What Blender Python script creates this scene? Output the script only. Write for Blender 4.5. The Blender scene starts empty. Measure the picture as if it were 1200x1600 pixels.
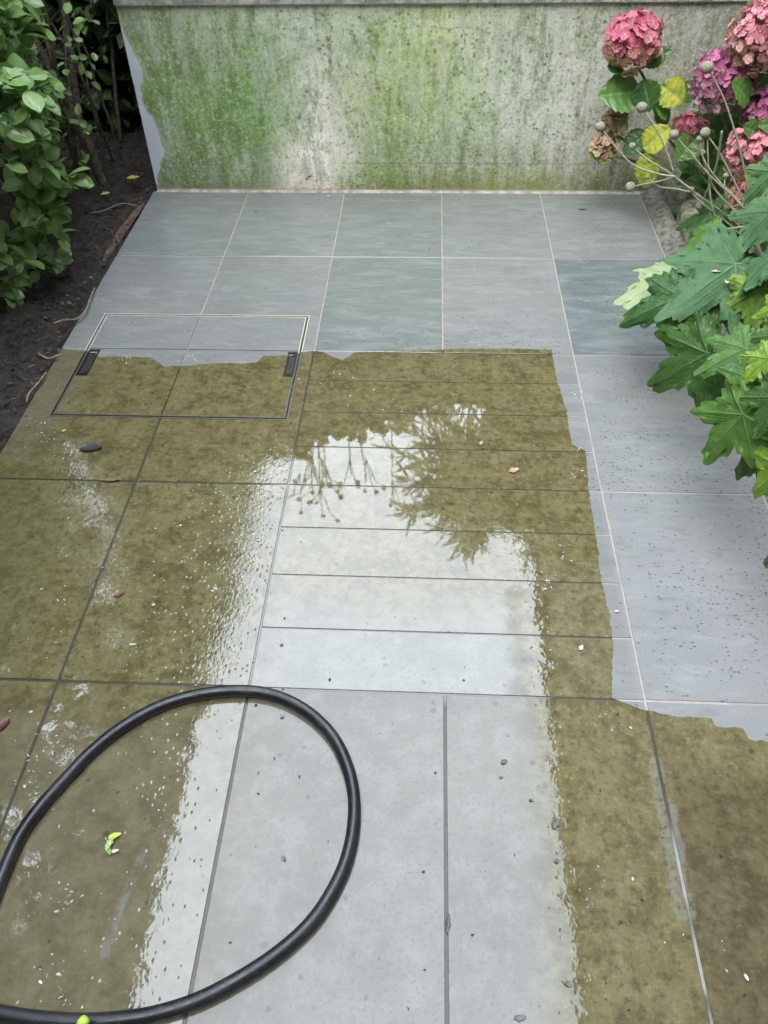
import bpy, math, random
import numpy as np
from mathutils import Vector, Matrix
random.seed(7); rng = np.random.default_rng(7)
R = math.radians
sc = bpy.context.scene

# ------------------------------------------------------------------ camera
CF, CX, CY, CZ, PITCH, YAW, ROLL = 1226.06, .34126, -3.24858, 1.39799, .798885, -.065841, -.0241964
_cp, _sp = math.cos(PITCH), math.sin(PITCH)
FWD = Vector((math.sin(YAW)*_cp, math.cos(YAW)*_cp, -_sp))
_r = FWD.cross(Vector((0, 0, 1))).normalized(); _u = _r.cross(FWD)
RIGHT = _r*math.cos(ROLL) + _u*math.sin(ROLL); UP = _u*math.cos(ROLL) - _r*math.sin(ROLL)
CAM = Vector((CX, CY, CZ))
cd = bpy.data.cameras.new('camera'); cam = bpy.data.objects.new('camera', cd)
sc.collection.objects.link(cam); sc.camera = cam
m = Matrix((RIGHT, UP, -FWD)).transposed().to_4x4(); m.translation = CAM; cam.matrix_world = m
cd.sensor_width = 36; cd.sensor_fit = 'AUTO'; cd.lens = CF/1600*36
cd.clip_start = .05; cd.clip_end = 500

# ------------------------------------------------------------------ world, sun, exposure
SUN_EL, SUN_AZ = R(62), R(205)      # azimuth measured from +Y towards +X
w = bpy.data.worlds.new('World'); sc.world = w; w.use_nodes = True
nt = w.node_tree; nt.nodes.clear()
sky = nt.nodes.new('ShaderNodeTexSky'); sky.sky_type = 'NISHITA'; sky.sun_disc = False
sky.sun_elevation = SUN_EL; sky.sun_rotation = SUN_AZ; sky.dust_density = 3
tc = nt.nodes.new('ShaderNodeTexCoord'); cn = nt.nodes.new('ShaderNodeTexNoise')
cn.inputs['Scale'].default_value = 2.2; cn.inputs['Detail'].default_value = 5
nt.links.new(tc.outputs['Generated'], cn.inputs['Vector'])
cr = nt.nodes.new('ShaderNodeValToRGB')
cr.color_ramp.elements[0].position = .3; cr.color_ramp.elements[0].color = (25.5, 28.6, 33, 1)
cr.color_ramp.elements[1].position = .7; cr.color_ramp.elements[1].color = (31, 33.8, 37.5, 1)
nt.links.new(cn.outputs['Fac'], cr.inputs['Fac'])
mx = nt.nodes.new('ShaderNodeMix'); mx.data_type = 'RGBA'; mx.inputs[0].default_value = .85
nt.links.new(sky.outputs[0], mx.inputs[6]); nt.links.new(cr.outputs[0], mx.inputs[7])
bg = nt.nodes.new('ShaderNodeBackground'); bg.inputs['Strength'].default_value = .12
out = nt.nodes.new('ShaderNodeOutputWorld')
nt.links.new(mx.outputs[2], bg.inputs['Color']); nt.links.new(bg.outputs[0], out.inputs['Surface'])
ld = bpy.data.lights.new('sun', 'SUN'); ld.energy = .8; ld.angle = R(30); ld.color = (1, .97, .92)
so = bpy.data.objects.new('sun', ld); sc.collection.objects.link(so)
so.rotation_euler = Vector((math.sin(SUN_AZ)*math.cos(SUN_EL), math.cos(SUN_AZ)*math.cos(SUN_EL), math.sin(SUN_EL))).to_track_quat('Z', 'Y').to_euler()
so.location = (0, 0, 12)
sc.view_settings.view_transform = 'Standard'; sc.view_settings.look = 'None'
sc.view_settings.exposure = 1.27; sc.view_settings.gamma = 1
sc.cycles.max_bounces = 6; sc.cycles.use_denoising = True
sc.cycles.sample_clamp_indirect = 6

# ------------------------------------------------------------------ projection of measured picture points into the place
def ray(px, py): return (FWD*CF + RIGHT*(px-600) - UP*(py-800))
def G(px, py, z=0.0):
    d = ray(px, py); return CAM + d*((z-CZ)/d.z)
def GY(px, py, Y):
    d = ray(px, py); return CAM + d*((Y-CY)/d.y)

# ------------------------------------------------------------------ mesh helpers
class MB:
    def __init__(s): s.v = []; s.f = []; s.c = []
    def add(s, v, f, c=None):
        n = len(s.v); s.v += [tuple(p) for p in v]; s.f += [tuple(i+n for i in q) for q in f]
        s.c += [tuple(k) for k in c] if c is not None else [(0, 0, 0, 1)]*len(v)
    def box(s, x0, x1, y0, y1, z0, z1, c=None):
        v = [(x, y, z) for z in (z0, z1) for x, y in ((x0, y0), (x1, y0), (x1, y1), (x0, y1))]
        s.add(v, [(3, 2, 1, 0), (4, 5, 6, 7), (0, 1, 5, 4), (1, 2, 6, 5), (2, 3, 7, 6), (3, 0, 4, 7)], [c]*8 if c else None)
    def tube(s, pts, rad, n=8, c=(0, 0, 0, 1), cap=True):
        pts = [Vector(p) for p in pts]; N = len(pts)
        if not hasattr(rad, '__len__'): rad = [rad]*N
        v = []; prev = None
        for i, p in enumerate(pts):
            t = (pts[min(i+1, N-1)]-pts[max(i-1, 0)]).normalized()
            if prev is None: a = t.orthogonal().normalized()
            else: a = (prev - t*prev.dot(t)).normalized()
            prev = a; b = t.cross(a)
            for k in range(n):
                g = 2*math.pi*k/n; v.append(p + (a*math.cos(g)+b*math.sin(g))*rad[i])
        f = [(i*n+k, i*n+(k+1) % n, (i+1)*n+(k+1) % n, (i+1)*n+k) for i in range(N-1) for k in range(n)]
        if cap: f += [tuple(reversed(range(n))), tuple((N-1)*n+k for k in range(n))]
        s.add(v, f, [c]*len(v))
    def build(s, name, mat, parent=None, smooth=True, origin=None):
        me = bpy.data.meshes.new(name)
        v = np.array(s.v, dtype=np.float32)
        if origin is not None: v = v - np.array(origin, dtype=np.float32)
        me.from_pydata(v.tolist(), [], s.f)
        a = me.color_attributes.new('col', 'FLOAT_COLOR', 'POINT')
        a.data.foreach_set('color', np.array(s.c, dtype=np.float32).ravel())
        if smooth: me.polygons.foreach_set('use_smooth', [True]*len(me.polygons))
        me.materials.append(mat); me.update()
        o = bpy.data.objects.new(name, me); sc.collection.objects.link(o)
        if parent: o.parent = parent
        elif origin is not None: o.location = origin
        return o
def npmesh(name, V, F, C, mat, parent=None, smooth=True):
    me = bpy.data.meshes.new(name)
    me.vertices.add(len(V)); me.vertices.foreach_set('co', V.astype(np.float32).ravel())
    k = F.shape[1]; me.loops.add(F.size); me.loops.foreach_set('vertex_index', F.ravel().astype(np.int32))
    me.polygons.add(len(F)); me.polygons.foreach_set('loop_start', np.arange(len(F), dtype=np.int32)*k)
    me.polygons.foreach_set('loop_total', np.full(len(F), k, dtype=np.int32))
    if smooth: me.polygons.foreach_set('use_smooth', np.ones(len(F), dtype=bool))
    me.update(calc_edges=True); me.validate()
    a = me.color_attributes.new('col', 'FLOAT_COLOR', 'POINT')
    a.data.foreach_set('color', C.astype(np.float32).ravel())
    me.materials.append(mat)
    o = bpy.data.objects.new(name, me); sc.collection.objects.link(o)
    if parent: o.parent = parent
    return o
def tag(o, label=None, cat=None, group=None, kind=None):
    if label: o['label'] = label
    if cat: o['category'] = cat
    if group: o['group'] = group
    if kind: o['kind'] = kind
    return o
def empty(name, loc, label, cat, group=None):
    o = bpy.data.objects.new(name, None); sc.collection.objects.link(o); o.location = loc
    o.empty_display_size = .1
    return tag(o, label, cat, group)
def kid(o, root):       # geometry written in place coordinates under an Empty
    o.parent = root; o.matrix_parent_inverse = Matrix.Translation(-Vector(root.location)); return o
def spline(pts, n=12, closed=False):
    pts = [Vector(p) for p in pts]; N = len(pts); o = []
    for i in range(N if closed else N-1):
        if closed: p = [pts[(i+k-1) % N] for k in range(4)]
        else: p = [pts[max(0, min(N-1, i+k-1))] for k in range(4)]
        for j in range(n):
            t = j/n
            o.append(.5*((2*p[1])+(p[2]-p[0])*t+(2*p[0]-5*p[1]+4*p[2]-p[3])*t*t+(3*p[1]-p[0]-3*p[2]+p[3])*t**3))
    if not closed: o.append(pts[-1])
    return o
def _h(ix, iy, s): 
    n = (ix*374761393 + iy*668265263 + s*974634777) & 0xffffffff
    n = ((n ^ (n >> 13))*1274126177) & 0xffffffff
    return ((n ^ (n >> 16)) & 0xffff)/65535.
def vn(x, y, s=0):
    ix, iy = math.floor(x), math.floor(y); fx, fy = x-ix, y-iy; fx = fx*fx*(3-2*fx); fy = fy*fy*(3-2*fy)
    a = _h(ix, iy, s)*(1-fx)+_h(ix+1, iy, s)*fx; b = _h(ix, iy+1, s)*(1-fx)+_h(ix+1, iy+1, s)*fx
    return a*(1-fy)+b*fy
def fbm(x, y, s=0, o=4): return sum(vn(x*2**k, y*2**k, s+k)*.5**k for k in range(o))/(2-.5**(o-1))

# ------------------------------------------------------------------ shader helpers
class NT:
    def __init__(s, tree): s.t = tree; s.n = tree.nodes; s.l = tree.links
    def put(s, sock, v):
        if v is None: return
        if hasattr(v, 'is_output') or isinstance(v, bpy.types.NodeSocket): s.l.new(v, sock)
        elif isinstance(v, (tuple, list)) and len(v) == 3 and sock.type == 'RGBA': sock.default_value = (*v, 1)
        else: sock.default_value = v
    def node(s, ty, **kw):
        n = s.n.new(ty)
        for k, v in kw.items():
            if k.startswith('i_'): s.put(n.inputs[k[2:].replace('_', ' ')], v)
            else: setattr(n, k, v)
        return n
    def math(s, op, a, b=None, c=None, clamp=False):
        n = s.n.new('ShaderNodeMath'); n.operation = op; n.use_clamp = clamp
        s.put(n.inputs[0], a); s.put(n.inputs[1], b)
        if c is not None: s.put(n.inputs[2], c)
        return n.outputs[0]
    def mul(s, a, b): return s.math('MULTIPLY', a, b)
    def add(s, a, b): return s.math('ADD', a, b)
    def sub(s, a, b): return s.math('SUBTRACT', a, b)
    def mix(s, f, a, b, mode='MIX'):
        n = s.n.new('ShaderNodeMix'); n.data_type = 'RGBA'; n.blend_type = mode
        s.put(n.inputs[0], f); s.put(n.inputs[6], a); s.put(n.inputs[7], b); return n.outputs[2]
    def mixf(s, f, a, b):
        n = s.n.new('ShaderNodeMix'); s.put(n.inputs[0], f); s.put(n.inputs[2], a); s.put(n.inputs[3], b); return n.outputs[0]
    def sm(s, x, a, b, lo=0., hi=1.):
        n = s.n.new('ShaderNodeMapRange'); n.interpolation_type = 'SMOOTHSTEP'
        s.put(n.inputs[0], x); n.inputs[1].default_value = a; n.inputs[2].default_value = b
        n.inputs[3].default_value = lo; n.inputs[4].default_value = hi; return n.outputs[0]
    def noise(s, vec, scale, detail=3, rough=.5, dist=0.):
        n = s.n.new('ShaderNodeTexNoise'); s.put(n.inputs['Vector'], vec)
        n.inputs['Scale'].default_value = scale; n.inputs['Detail'].default_value = detail
        n.inputs['Roughness'].default_value = rough; n.inputs['Distortion'].default_value = dist; return n
    def vor(s, vec, scale, feature='F1', rnd=1.):
        n = s.n.new('ShaderNodeTexVoronoi'); n.feature = feature; s.put(n.inputs['Vector'], vec)
        n.inputs['Scale'].default_value = scale; n.inputs['Randomness'].default_value = rnd; return n
    def vscale(s, vec, sc3, loc=(0, 0, 0), rot=(0, 0, 0)):
        n = s.n.new('ShaderNodeMapping'); s.put(n.inputs[0], vec); n.inputs['Location'].default_value = loc
        n.inputs['Rotation'].default_value = rot; n.inputs['Scale'].default_value = sc3; return n.outputs[0]
    def sep(s, v):
        n = s.n.new('ShaderNodeSeparateXYZ'); s.put(n.inputs[0], v); return n.outputs
    def comb(s, x, y, z):
        n = s.n.new('ShaderNodeCombineXYZ'); s.put(n.inputs[0], x); s.put(n.inputs[1], y); s.put(n.inputs[2], z); return n.outputs[0]
    def curve(s, x, pts, x0, x1, y0, y1):
        """y(x) from measured points, linear between them; ranges normalised to 0..1."""
        mr = s.n.new('ShaderNodeMapRange'); s.put(mr.inputs[0], x); mr.inputs[1].default_value = x0; mr.inputs[2].default_value = x1
        n = s.n.new('ShaderNodeFloatCurve'); cu = n.mapping.curves[0]
        P = sorted(((p-x0)/(x1-x0), (q-y0)/(y1-y0)) for p, q in pts)
        P = [(0, P[0][1])] + [p for p in P if 0 < p[0] < 1] + [(1, P[-1][1])]
        cu.points[0].location = P[0]; cu.points[1].location = P[-1]
        for p in P[1:-1]: cu.points.new(*p)
        for p in cu.points: p.handle_type = 'VECTOR'
        n.mapping.use_clip = False; n.mapping.update()
        s.l.new(mr.outputs[0], n.inputs['Value'])
        m2 = s.n.new('ShaderNodeMapRange'); s.l.new(n.outputs[0], m2.inputs[0]); m2.clamp = False
        m2.inputs[3].default_value = y0; m2.inputs[4].default_value = y1; return m2.outputs[0]
    def seg(s, X, Y, a, b):
        """distance to segment ab and position along it"""
        dx, dy = b[0]-a[0], b[1]-a[1]; L = dx*dx+dy*dy
        ux, uy = s.sub(X, a[0]), s.sub(Y, a[1])
        t = s.math('MULTIPLY', s.add(s.mul(ux, dx), s.mul(uy, dy)), 1/L, clamp=True)
        ex, ey = s.sub(ux, s.mul(t, dx)), s.sub(uy, s.mul(t, dy))
        return s.math('SQRT', s.add(s.mul(ex, ex), s.mul(ey, ey))), t
    def bump(s, h, strength, dist, normal=None):
        n = s.n.new('ShaderNodeBump'); s.put(n.inputs['Height'], h); s.put(n.inputs['Strength'], strength)
        n.inputs['Distance'].default_value = dist
        if normal is not None: s.put(n.inputs['Normal'], normal)
        return n.outputs[0]
def material(name):
    m = bpy.data.materials.new(name); m.use_nodes = True; m.node_tree.nodes.clear()
    s = NT(m.node_tree); o = s.node('ShaderNodeOutputMaterial'); b = s.node('ShaderNodeBsdfPrincipled')
    s.l.new(b.outputs[0], o.inputs[0]); s.o = o; s.b = b; s.mat = m
    s.pos = s.node('ShaderNodeNewGeometry').outputs['Position']
    return s

# group: where the patio is still unwashed (1) and where it has been cleaned (0)
T1 = [(-.9, -1.206), (-.803, -1.206), (-.685, -1.221), (-.674, -1.245), (-.506, -1.244), (-.454, -1.29), (-.385, -1.288), (-.309, -1.273), (-.171, -1.266), (-.154, -1.229), (-.078, -1.223), (-.022, -1.198), (.019, -1.2), (.093, -1.246), (.129, -1.201), (.297, -1.19), (.456, -1.176), (.614, -1.172), (.9, -1.18)]
RB = [(-1.1, .736), (-1.173, .736), (-1.303, .735), (-1.47, .748), (-1.622, .745), (-1.642, .78), (-1.783, .77), (-1.874, .766), (-2.001, .763), (-2.079, .757), (-2.17, .761), (-2.256, .759), (-2.396, .735), (-2.405, .76), (-2.5, .76)]
T2 = [(.6, -2.399), (.734, -2.399), (.793, -2.42), (.858, -2.434), (.923, -2.434), (.926, -2.452), (.978, -2.453), (.984, -2.477), (1.03, -2.483), (1.08, -2.51), (1.3, -2.52)]
grp = bpy.data.node_groups.new('unwashed_area', 'ShaderNodeTree')
grp.interface.new_socket('Unwashed', in_out='OUTPUT', socket_type='NodeSocketFloat')
s = NT(grp); go = s.node('NodeGroupOutput')
pos = s.node('ShaderNodeNewGeometry').outputs['Position']
nz = s.noise(pos, 45, 3, .6).outputs['Color']; nzc = s.sep(nz)
X, Y, Z = s.sep(pos)
Xn = s.add(X, s.mul(s.sub(nzc[0], .5), .014)); Yn = s.add(Y, s.mul(s.sub(nzc[1], .5), .014))
u1 = s.math('LESS_THAN', Yn, s.curve(X, T1, -.9, .9, -1.3, -1.1))
u2 = s.math('LESS_THAN', Xn, s.curve(Y, RB, -2.5, -1.1, .7, .8))
u3 = s.math('LESS_THAN', Yn, s.curve(X, T2, .6, 1.3, -2.55, -2.35))
U = s.math('MAXIMUM', s.mul(u1, u2), u3)
s.l.new(U, go.inputs[0])
def unwashed(s):
    n = s.n.new('ShaderNodeGroup'); n.node_tree = grp; return n.outputs[0]

def mat_stone():
    s = material('wet_paving_stone'); p = s.pos; X, Y, Z = s.sep(p); U = unwashed(s)
    att = s.node('ShaderNodeAttribute', attribute_name='col'); rc = s.sep(att.outputs['Color'])
    rnd, rnd2 = rc[0], rc[1]
    # per-slab texture offset
    off = s.comb(s.mul(rnd, 37), s.mul(rnd2, 53), 0)
    va = s.node('ShaderNodeVectorMath', operation='ADD'); s.l.new(p, va.inputs[0]); s.l.new(off, va.inputs[1]); q = va.outputs[0]
    n1 = s.noise(q, 3.2, 5, .6).outputs['Fac']; n2 = s.noise(q, 18, 5, .65).outputs['Fac']; n3 = s.noise(q, 140, 3, .7).outputs['Fac']
    vst = s.vscale(q, (2.2, 9, 1), rot=(0, 0, R(32))); nst = s.noise(vst, 2.4, 5, .6, .6).outputs['Fac']
    # ---- washed stone
    ca = s.mix(s.sm(rnd, .3, .7), (.138, .156, .143), (.180, .180, .172))
    ca = s.mix(s.sm(rnd2, .65, .9), ca, (.098, .120, .122))
    ca = s.mix(s.mul(s.sm(nst, .42, .7), .45), ca, (.245, .252, .240))
    ca = s.mix(s.mul(s.sm(n1, .45, .75), .45), ca, (.128, .138, .122))
    pale_r = s.mul(s.sm(X, .78, .80), s.sm(Y, -1.0, -2.1)); ca = s.mix(s.mul(pale_r, .6), ca, (.225, .226, .226))  # lighter towards the near end of the right-hand slabs
    ca = s.mix(s.mul(s.sm(n3, .52, .75), .25), ca, (.13, .14, .135))
    # dark specks left on the cleaned stone, thick near the joints beside the bed
    vs = s.vscale(p, (1, 1.9, 1)); vo = s.vor(vs, 105); vo2 = s.vor(vs, 40)
    hot = s.math('MAXIMUM', s.mul(s.sm(X, .78, .9), s.sm(s.noise(p, 4, 2).outputs['Fac'], .4, .65)), 0.12)
    e1, _ = s.seg(X, Y, (.25, -1.15), (.75, -1.15)); hot = s.math('MAXIMUM', hot, s.sm(e1, .10, .02, 0, .9))
    e2, _ = s.seg(X, Y, (.84, -1.72), (1.1, -1.74)); hot = s.math('MAXIMUM', hot, s.sm(e2, .16, .02, 0, 1.))
    e3, _ = s.seg(X, Y, (1.0, -2.3), (1.2, -2.0)); hot = s.math('MAXIMUM', hot, s.sm(e3, .12, .02, 0, .9))
    vr = s.sep(vo.outputs['Color'])[0]; vr2 = s.sep(vo2.outputs['Color'])[0]
    sp1 = s.mul(s.math('LESS_THAN', vo.outputs['Distance'], s.mul(vr, .34)), s.math('LESS_THAN', vr, s.mul(hot, .8)))
    sp2 = s.mul(s.math('LESS_THAN', s.add(vo2.outputs['Distance'], s.mul(n3, .15)), s.add(s.mul(vr2, .25), .12)), s.math('LESS_THAN', vr2, s.mul(hot, .28)))
    vd = s.add(vo.outputs['Distance'], s.mul(s.sub(n3, .5), .5)); vrb = s.sep(vo.outputs['Color'])[1]; sp1 = s.mul(s.sm(s.sub(vd, s.add(.06, s.mul(s.mul(vrb, vrb), .42))), .03, -.03), s.math('LESS_THAN', vr, s.mul(hot, .75)))
    spk = s.math('MAXIMUM', sp1, sp2)
    ca = s.mix(s.mul(spk, s.mixf(n2, .35, .95)), ca, (.035, .04, .035))
    smr = s.noise(s.vscale(q, (3, 11, 1), rot=(0, 0, R(-52))), 3.1, 3, .55, 1.2).outputs['Fac']; ca = s.mix(s.mul(s.sm(smr, .52, .72), .13), ca, (.42, .43, .43))
    ca = s.mix(s.mul(s.sm(smr, .42, .30), .35), ca, (.12, .13, .125))
    vf = s.vor(p, 210); vfc = s.sep(vf.outputs['Color']); fine = s.mul(s.sm(vf.outputs['Distance'], .35, .15), s.math('LESS_THAN', vfc[0], .10)); ca = s.mix(s.mul(fine, .6), ca, (.06, .065, .06))
    # ---- dirty stone
    cb = s.mix(s.sm(n1, .3, .7), (.080, .066, .017), (.116, .097, .032))
    cb = s.mix(s.mul(s.sm(n2, .42, .62), .6), cb, (.150, .130, .058))
    cb = s.mix(s.mul(s.sm(n2, .50, .34), .65), cb, (.058, .044, .012))
    nm = s.noise(q, 60, 4, .7).outputs['Fac']; cb = s.mix(s.mul(s.sm(nm, .52, .66), .45), cb, (.21, .18, .10)); cb = s.mix(s.mul(s.sm(nm, .47, .36), .6), cb, (.036, .028, .010))
    cb = s.mix(s.mul(s.sm(n3, .55, .72), .7), cb, (.050, .046, .024))
    cb = s.mix(s.mul(s.sm(n3, .42, .28), .45), cb, (.19, .18, .13))
    gl = s.mul(s.sm(X, -.35, -.85), s.sm(Y, -1.5, -2.0)); cb = s.mix(s.mul(gl, .55), cb, (.050, .062, .018))
    br = s.mul(s.sm(X, .77, .83), s.sm(Y, -2.48, -2.60)); cb = s.mix(br, cb, s.mix(1, cb, (.70, .63, .60), 'MULTIPLY'))
    blf = s.mul(s.sm(X, .0, -.05), s.sm(Y, -2.4, -2.55)); cb = s.mix(s.mul(blf, .5), cb, s.mix(n2, (.085, .072, .042), (.17, .15, .105)))
    gr = s.mul(s.sm(X, -.62, -.76), s.sm(Y, -1.8, -1.5)); cb = s.mix(s.mul(gr, .5), cb, (.125, .118, .085))
    cen = s.mul(s.sm(X, -.1, .1), s.sm(Y, -2.1, -2.3)); cm = s.mul(cen, s.sm(X, .60, .52)); cb = s.mix(s.mul(cm, .75), cb, s.mix(s.sm(n1, .35, .65), (.118, .113, .094), (.152, .146, .126)))  # paler base painted in where the slabs mirror the sky
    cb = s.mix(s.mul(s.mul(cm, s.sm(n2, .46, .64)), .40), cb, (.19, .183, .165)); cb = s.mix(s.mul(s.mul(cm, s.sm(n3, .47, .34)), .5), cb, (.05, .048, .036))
    pores = s.vor(p, 48); pr = s.sep(pores.outputs['Color'])
    po = s.mul(s.math('LESS_THAN', pores.outputs['Distance'], s.mul(pr[1], .30)), s.math('LESS_THAN', pr[0], s.sm(s.noise(p, 5, 2).outputs['Fac'], .35, .7, .02, .30)))
    cb = s.mix(s.mul(po, .6), cb, (.03, .028, .016))
    # cleaned streaks inside the dirty field
    wob = s.add(s.mul(s.sub(n2, .5), .045), s.mul(s.sub(n3, .5), .012))
    def streak(a, b, w0, w1):
        A, B = G(*a), G(*b); d, t = s.seg(X, Y, (A.x, A.y), (B.x, B.y))
        return s.sm(s.sub(s.add(d, wob), s.mixf(t, w0, w1)), .003, -.003)
    st = s.mul(s.mul(streak((224, 1330), (163, 1488), .004, .010), s.sm(n2, .3, .6)), .6)
    st2 = s.mul(s.mul(streak((1022, 1190), (1068, 1425), .012, .017), s.sm(nm, .3, .55)), .40)
    st3 = s.mul(streak((1046, 1250), (1075, 1400), .010, .004), .4)
    cb = s.mix(s.math('MAXIMUM', st, s.math('MAXIMUM', st2, st3)), cb, (.19, .19, .17))
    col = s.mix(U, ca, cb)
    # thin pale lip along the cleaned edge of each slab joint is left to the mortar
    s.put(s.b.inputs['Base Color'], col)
    s.put(s.b.inputs['Roughness'], .75); s.b.inputs['Specular IOR Level'].default_value = .25
    hb = s.add(s.mul(n3, .6), n2); s.put(s.b.inputs['Normal'], s.bump(hb, .25, .0012))
    # ---- water film
    d1, _ = s.seg(X, Y, *[(lambda g: (g.x, g.y))(G(*k)) for k in ((805, 930), (815, 1080))])
    d2, _ = s.seg(X, Y, *[(lambda g: (g.x, g.y))(G(*k)) for k in ((908, 1100), (888, 1215))])
    dull = s.math('MAXIMUM', s.sm(s.add(d1, s.mul(wob, 1.6)), .034, .004), s.sm(s.add(d2, s.mul(wob, 1.6)), .030, .004))
    film = s.mixf(U, .75, s.mixf(s.mul(s.sm(X, .0, .004), s.sm(Y, -2.398, -2.402)), 1.0, .66)); film = s.mul(film, s.sub(1, s.mul(dull, .32)))
    s.put(s.b.inputs['Coat Weight'], film)
    s.put(s.b.inputs['Coat IOR'], 1.61)
    rgh = s.mixf(U, .10, s.mixf(s.sm(n2, .35, .7), .006, .022)); s.put(s.b.inputs['Coat Roughness'], rgh)
    rip = s.noise(p, 30, 2, .5, .5).outputs['Fac']; rip2 = s.noise(s.vscale(p, (1, .6, 1), rot=(0, 0, R(-35))), 120, 2, .5, .8).outputs['Fac']; rip3 = s.noise(p, 5, 2).outputs['Fac']
    dr = s.vor(p, 85); drc = s.sep(dr.outputs['Color'])[0]; drop = s.mul(s.sm(dr.outputs['Distance'], .42, .0), s.math('LESS_THAN', drc, .35))
    # rippled film on the slab left of the planks; mirror-still elsewhere
    zone = s.mul(s.mul(s.sm(X, .004, -.004), s.sm(Y, -1.55, -1.8)), s.sm(Y, -2.42, -2.36))
    low = s.mul(s.sm(X, .004, -.004), s.sm(Y, -2.36, -2.42))
    rgt = s.mul(s.sm(X, .40, .6), s.sm(Y, -1.75, -1.9))
    a_low = s.add(.0035, s.add(s.mul(zone, .014), s.add(s.mul(low, .022), s.mul(rgt, .022))))
    a_hi = s.add(.0012, s.add(s.mul(zone, .045), s.add(s.mul(low, .007), s.mul(rgt, .004))))
    a_dr = s.add(.006, s.add(s.mul(zone, .20), s.add(s.mul(low, .10), s.mul(rgt, .03))))
    hh = s.add(s.mul(s.add(rip, s.mul(rip3, .6)), a_low), s.add(s.mul(rip2, s.mul(a_hi, .6)), s.mul(drop, s.mul(a_dr, .22))))
    hh = s.mixf(U, s.mul(s.add(rip3, s.mul(n3, .15)), .03), s.add(hh, s.mul(s.sub(n3, s.mul(po, 1.6)), .0012)))
    s.put(s.b.inputs['Coat Normal'], s.bump(hh, 1.0, .008))
    return s.mat
STONE = mat_stone()

def mat_mortar():
    s = material('joint_mortar'); U = unwashed(s); n = s.noise(s.pos, 60, 3).outputs['Fac']; n2 = s.noise(s.pos, 9, 3).outputs['Fac']
    clean = s.mix(n, (.24, .21, .175), (.40, .355, .30)); clean = s.mix(s.mul(s.sm(n2, .5, .7), .5), clean, (.16, .15, .13))
    dirty = s.mix(n, (.012, .010, .005), (.030, .024, .014))
    x_, y_, z_ = s.sep(s.pos); pale = s.mul(s.mul(s.sm(s.math('ABSOLUTE', s.sub(x_, .8)), .02, .015), s.sm(y_, -2.62, -2.72)), s.sm(n2, .3, .5)); dirty = s.mix(pale, dirty, s.mix(n, (.16, .16, .145), (.30, .295, .27)))
    s.put(s.b.inputs['Base Color'], s.mix(U, clean, dirty)); s.put(s.b.inputs['Roughness'], .5)
    yy = s.sep(s.pos)[1]; xx = s.sep(s.pos)[0]; inn = s.mul(s.sm(xx, -.05, -.01), s.sm(yy, -2.43, -2.41)); s.put(s.b.inputs['Coat Weight'], s.mixf(U, .15, s.mixf(inn, .25, .85))); s.b.inputs['Coat Roughness'].default_value = .07; s.b.inputs['Coat IOR'].default_value = 1.6
    s.put(s.b.inputs['Normal'], s.bump(n, .6, .003)); return s.mat
MORTAR = mat_mortar()

def simple(name, c1, c2, scale=20, rough=.6, bump=.3, dist=.003, metal=0., coat=0., spec=.5, detail=4):
    s = material(name); n = s.noise(s.pos, scale, detail, .6).outputs['Fac']
    s.put(s.b.inputs['Base Color'], s.mix(s.sm(n, .3, .7), c1, c2)); s.put(s.b.inputs['Roughness'], rough)
    s.b.inputs['Metallic'].default_value = metal; s.b.inputs['Coat Weight'].default_value = coat
    s.b.inputs['Coat Roughness'].default_value = .08; s.b.inputs['Specular IOR Level'].default_value = spec
    if bump: s.put(s.b.inputs['Normal'], s.bump(n, bump, dist))
    return s.mat
SOIL = simple('damp_soil', (.008, .006, .0045), (.042, .034, .025), 40, .9, .9, .02)
GROUND = simple('garden_ground', (.03, .035, .018), (.06, .055, .035), 6, .95, .5, .02)
METAL = simple('weathered_steel', (.30, .28, .25), (.52, .49, .44), 30, .38, .2, .001, metal=.6)
METALD = simple('grimy_steel', (.035, .036, .034), (.10, .10, .09), 40, .4, .2, .001, metal=.5, coat=.5)
BLACK = simple('black_plastic_slot', (.006, .006, .007), (.018, .018, .02), 60, .35, .2, .001, coat=.6)
FENCE = simple('dark_timber', (.012, .012, .010), (.028, .025, .02), 14, .8, .3, .003)
BRICKW = simple('house_render', (.10, .085, .07), (.15, .13, .11), 3, .85, .3, .004)
GUTTER = simple('black_gutter', (.01, .01, .01), (.02, .02, .02), 10, .35, 0)
BARK = simple('hedge_bark', (.05, .038, .028), (.15, .12, .085), 60, .85, .7, .006)
TWIG = simple('pale_twig', (.15, .12, .09), (.28, .24, .19), 80, .8, .3, .001)

def mat_hose():
    s = material('black_rubber_hose'); n = s.noise(s.pos, 70, 3).outputs['Fac']; n2 = s.noise(s.pos, 9, 3).outputs['Fac']
    c = s.mix(s.sm(n2, .4, .7), (.008, .009, .011), (.022, .023, .026)); c = s.mix(s.mul(s.sm(n, .60, .72), .3), c, (.05, .048, .042))
    n9 = s.noise(s.pos, 420, 2).outputs['Fac']; c = s.mix(s.mul(s.sm(n9, .66, .72), .5), c, (.22, .21, .19))
    s.put(s.b.inputs['Base Color'], c); s.put(s.b.inputs['Roughness'], s.sm(n, .3, .7, .30, .45))
    s.put(s.b.inputs['Normal'], s.bump(n, .1, .001)); return s.mat
HOSE = mat_hose()

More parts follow.
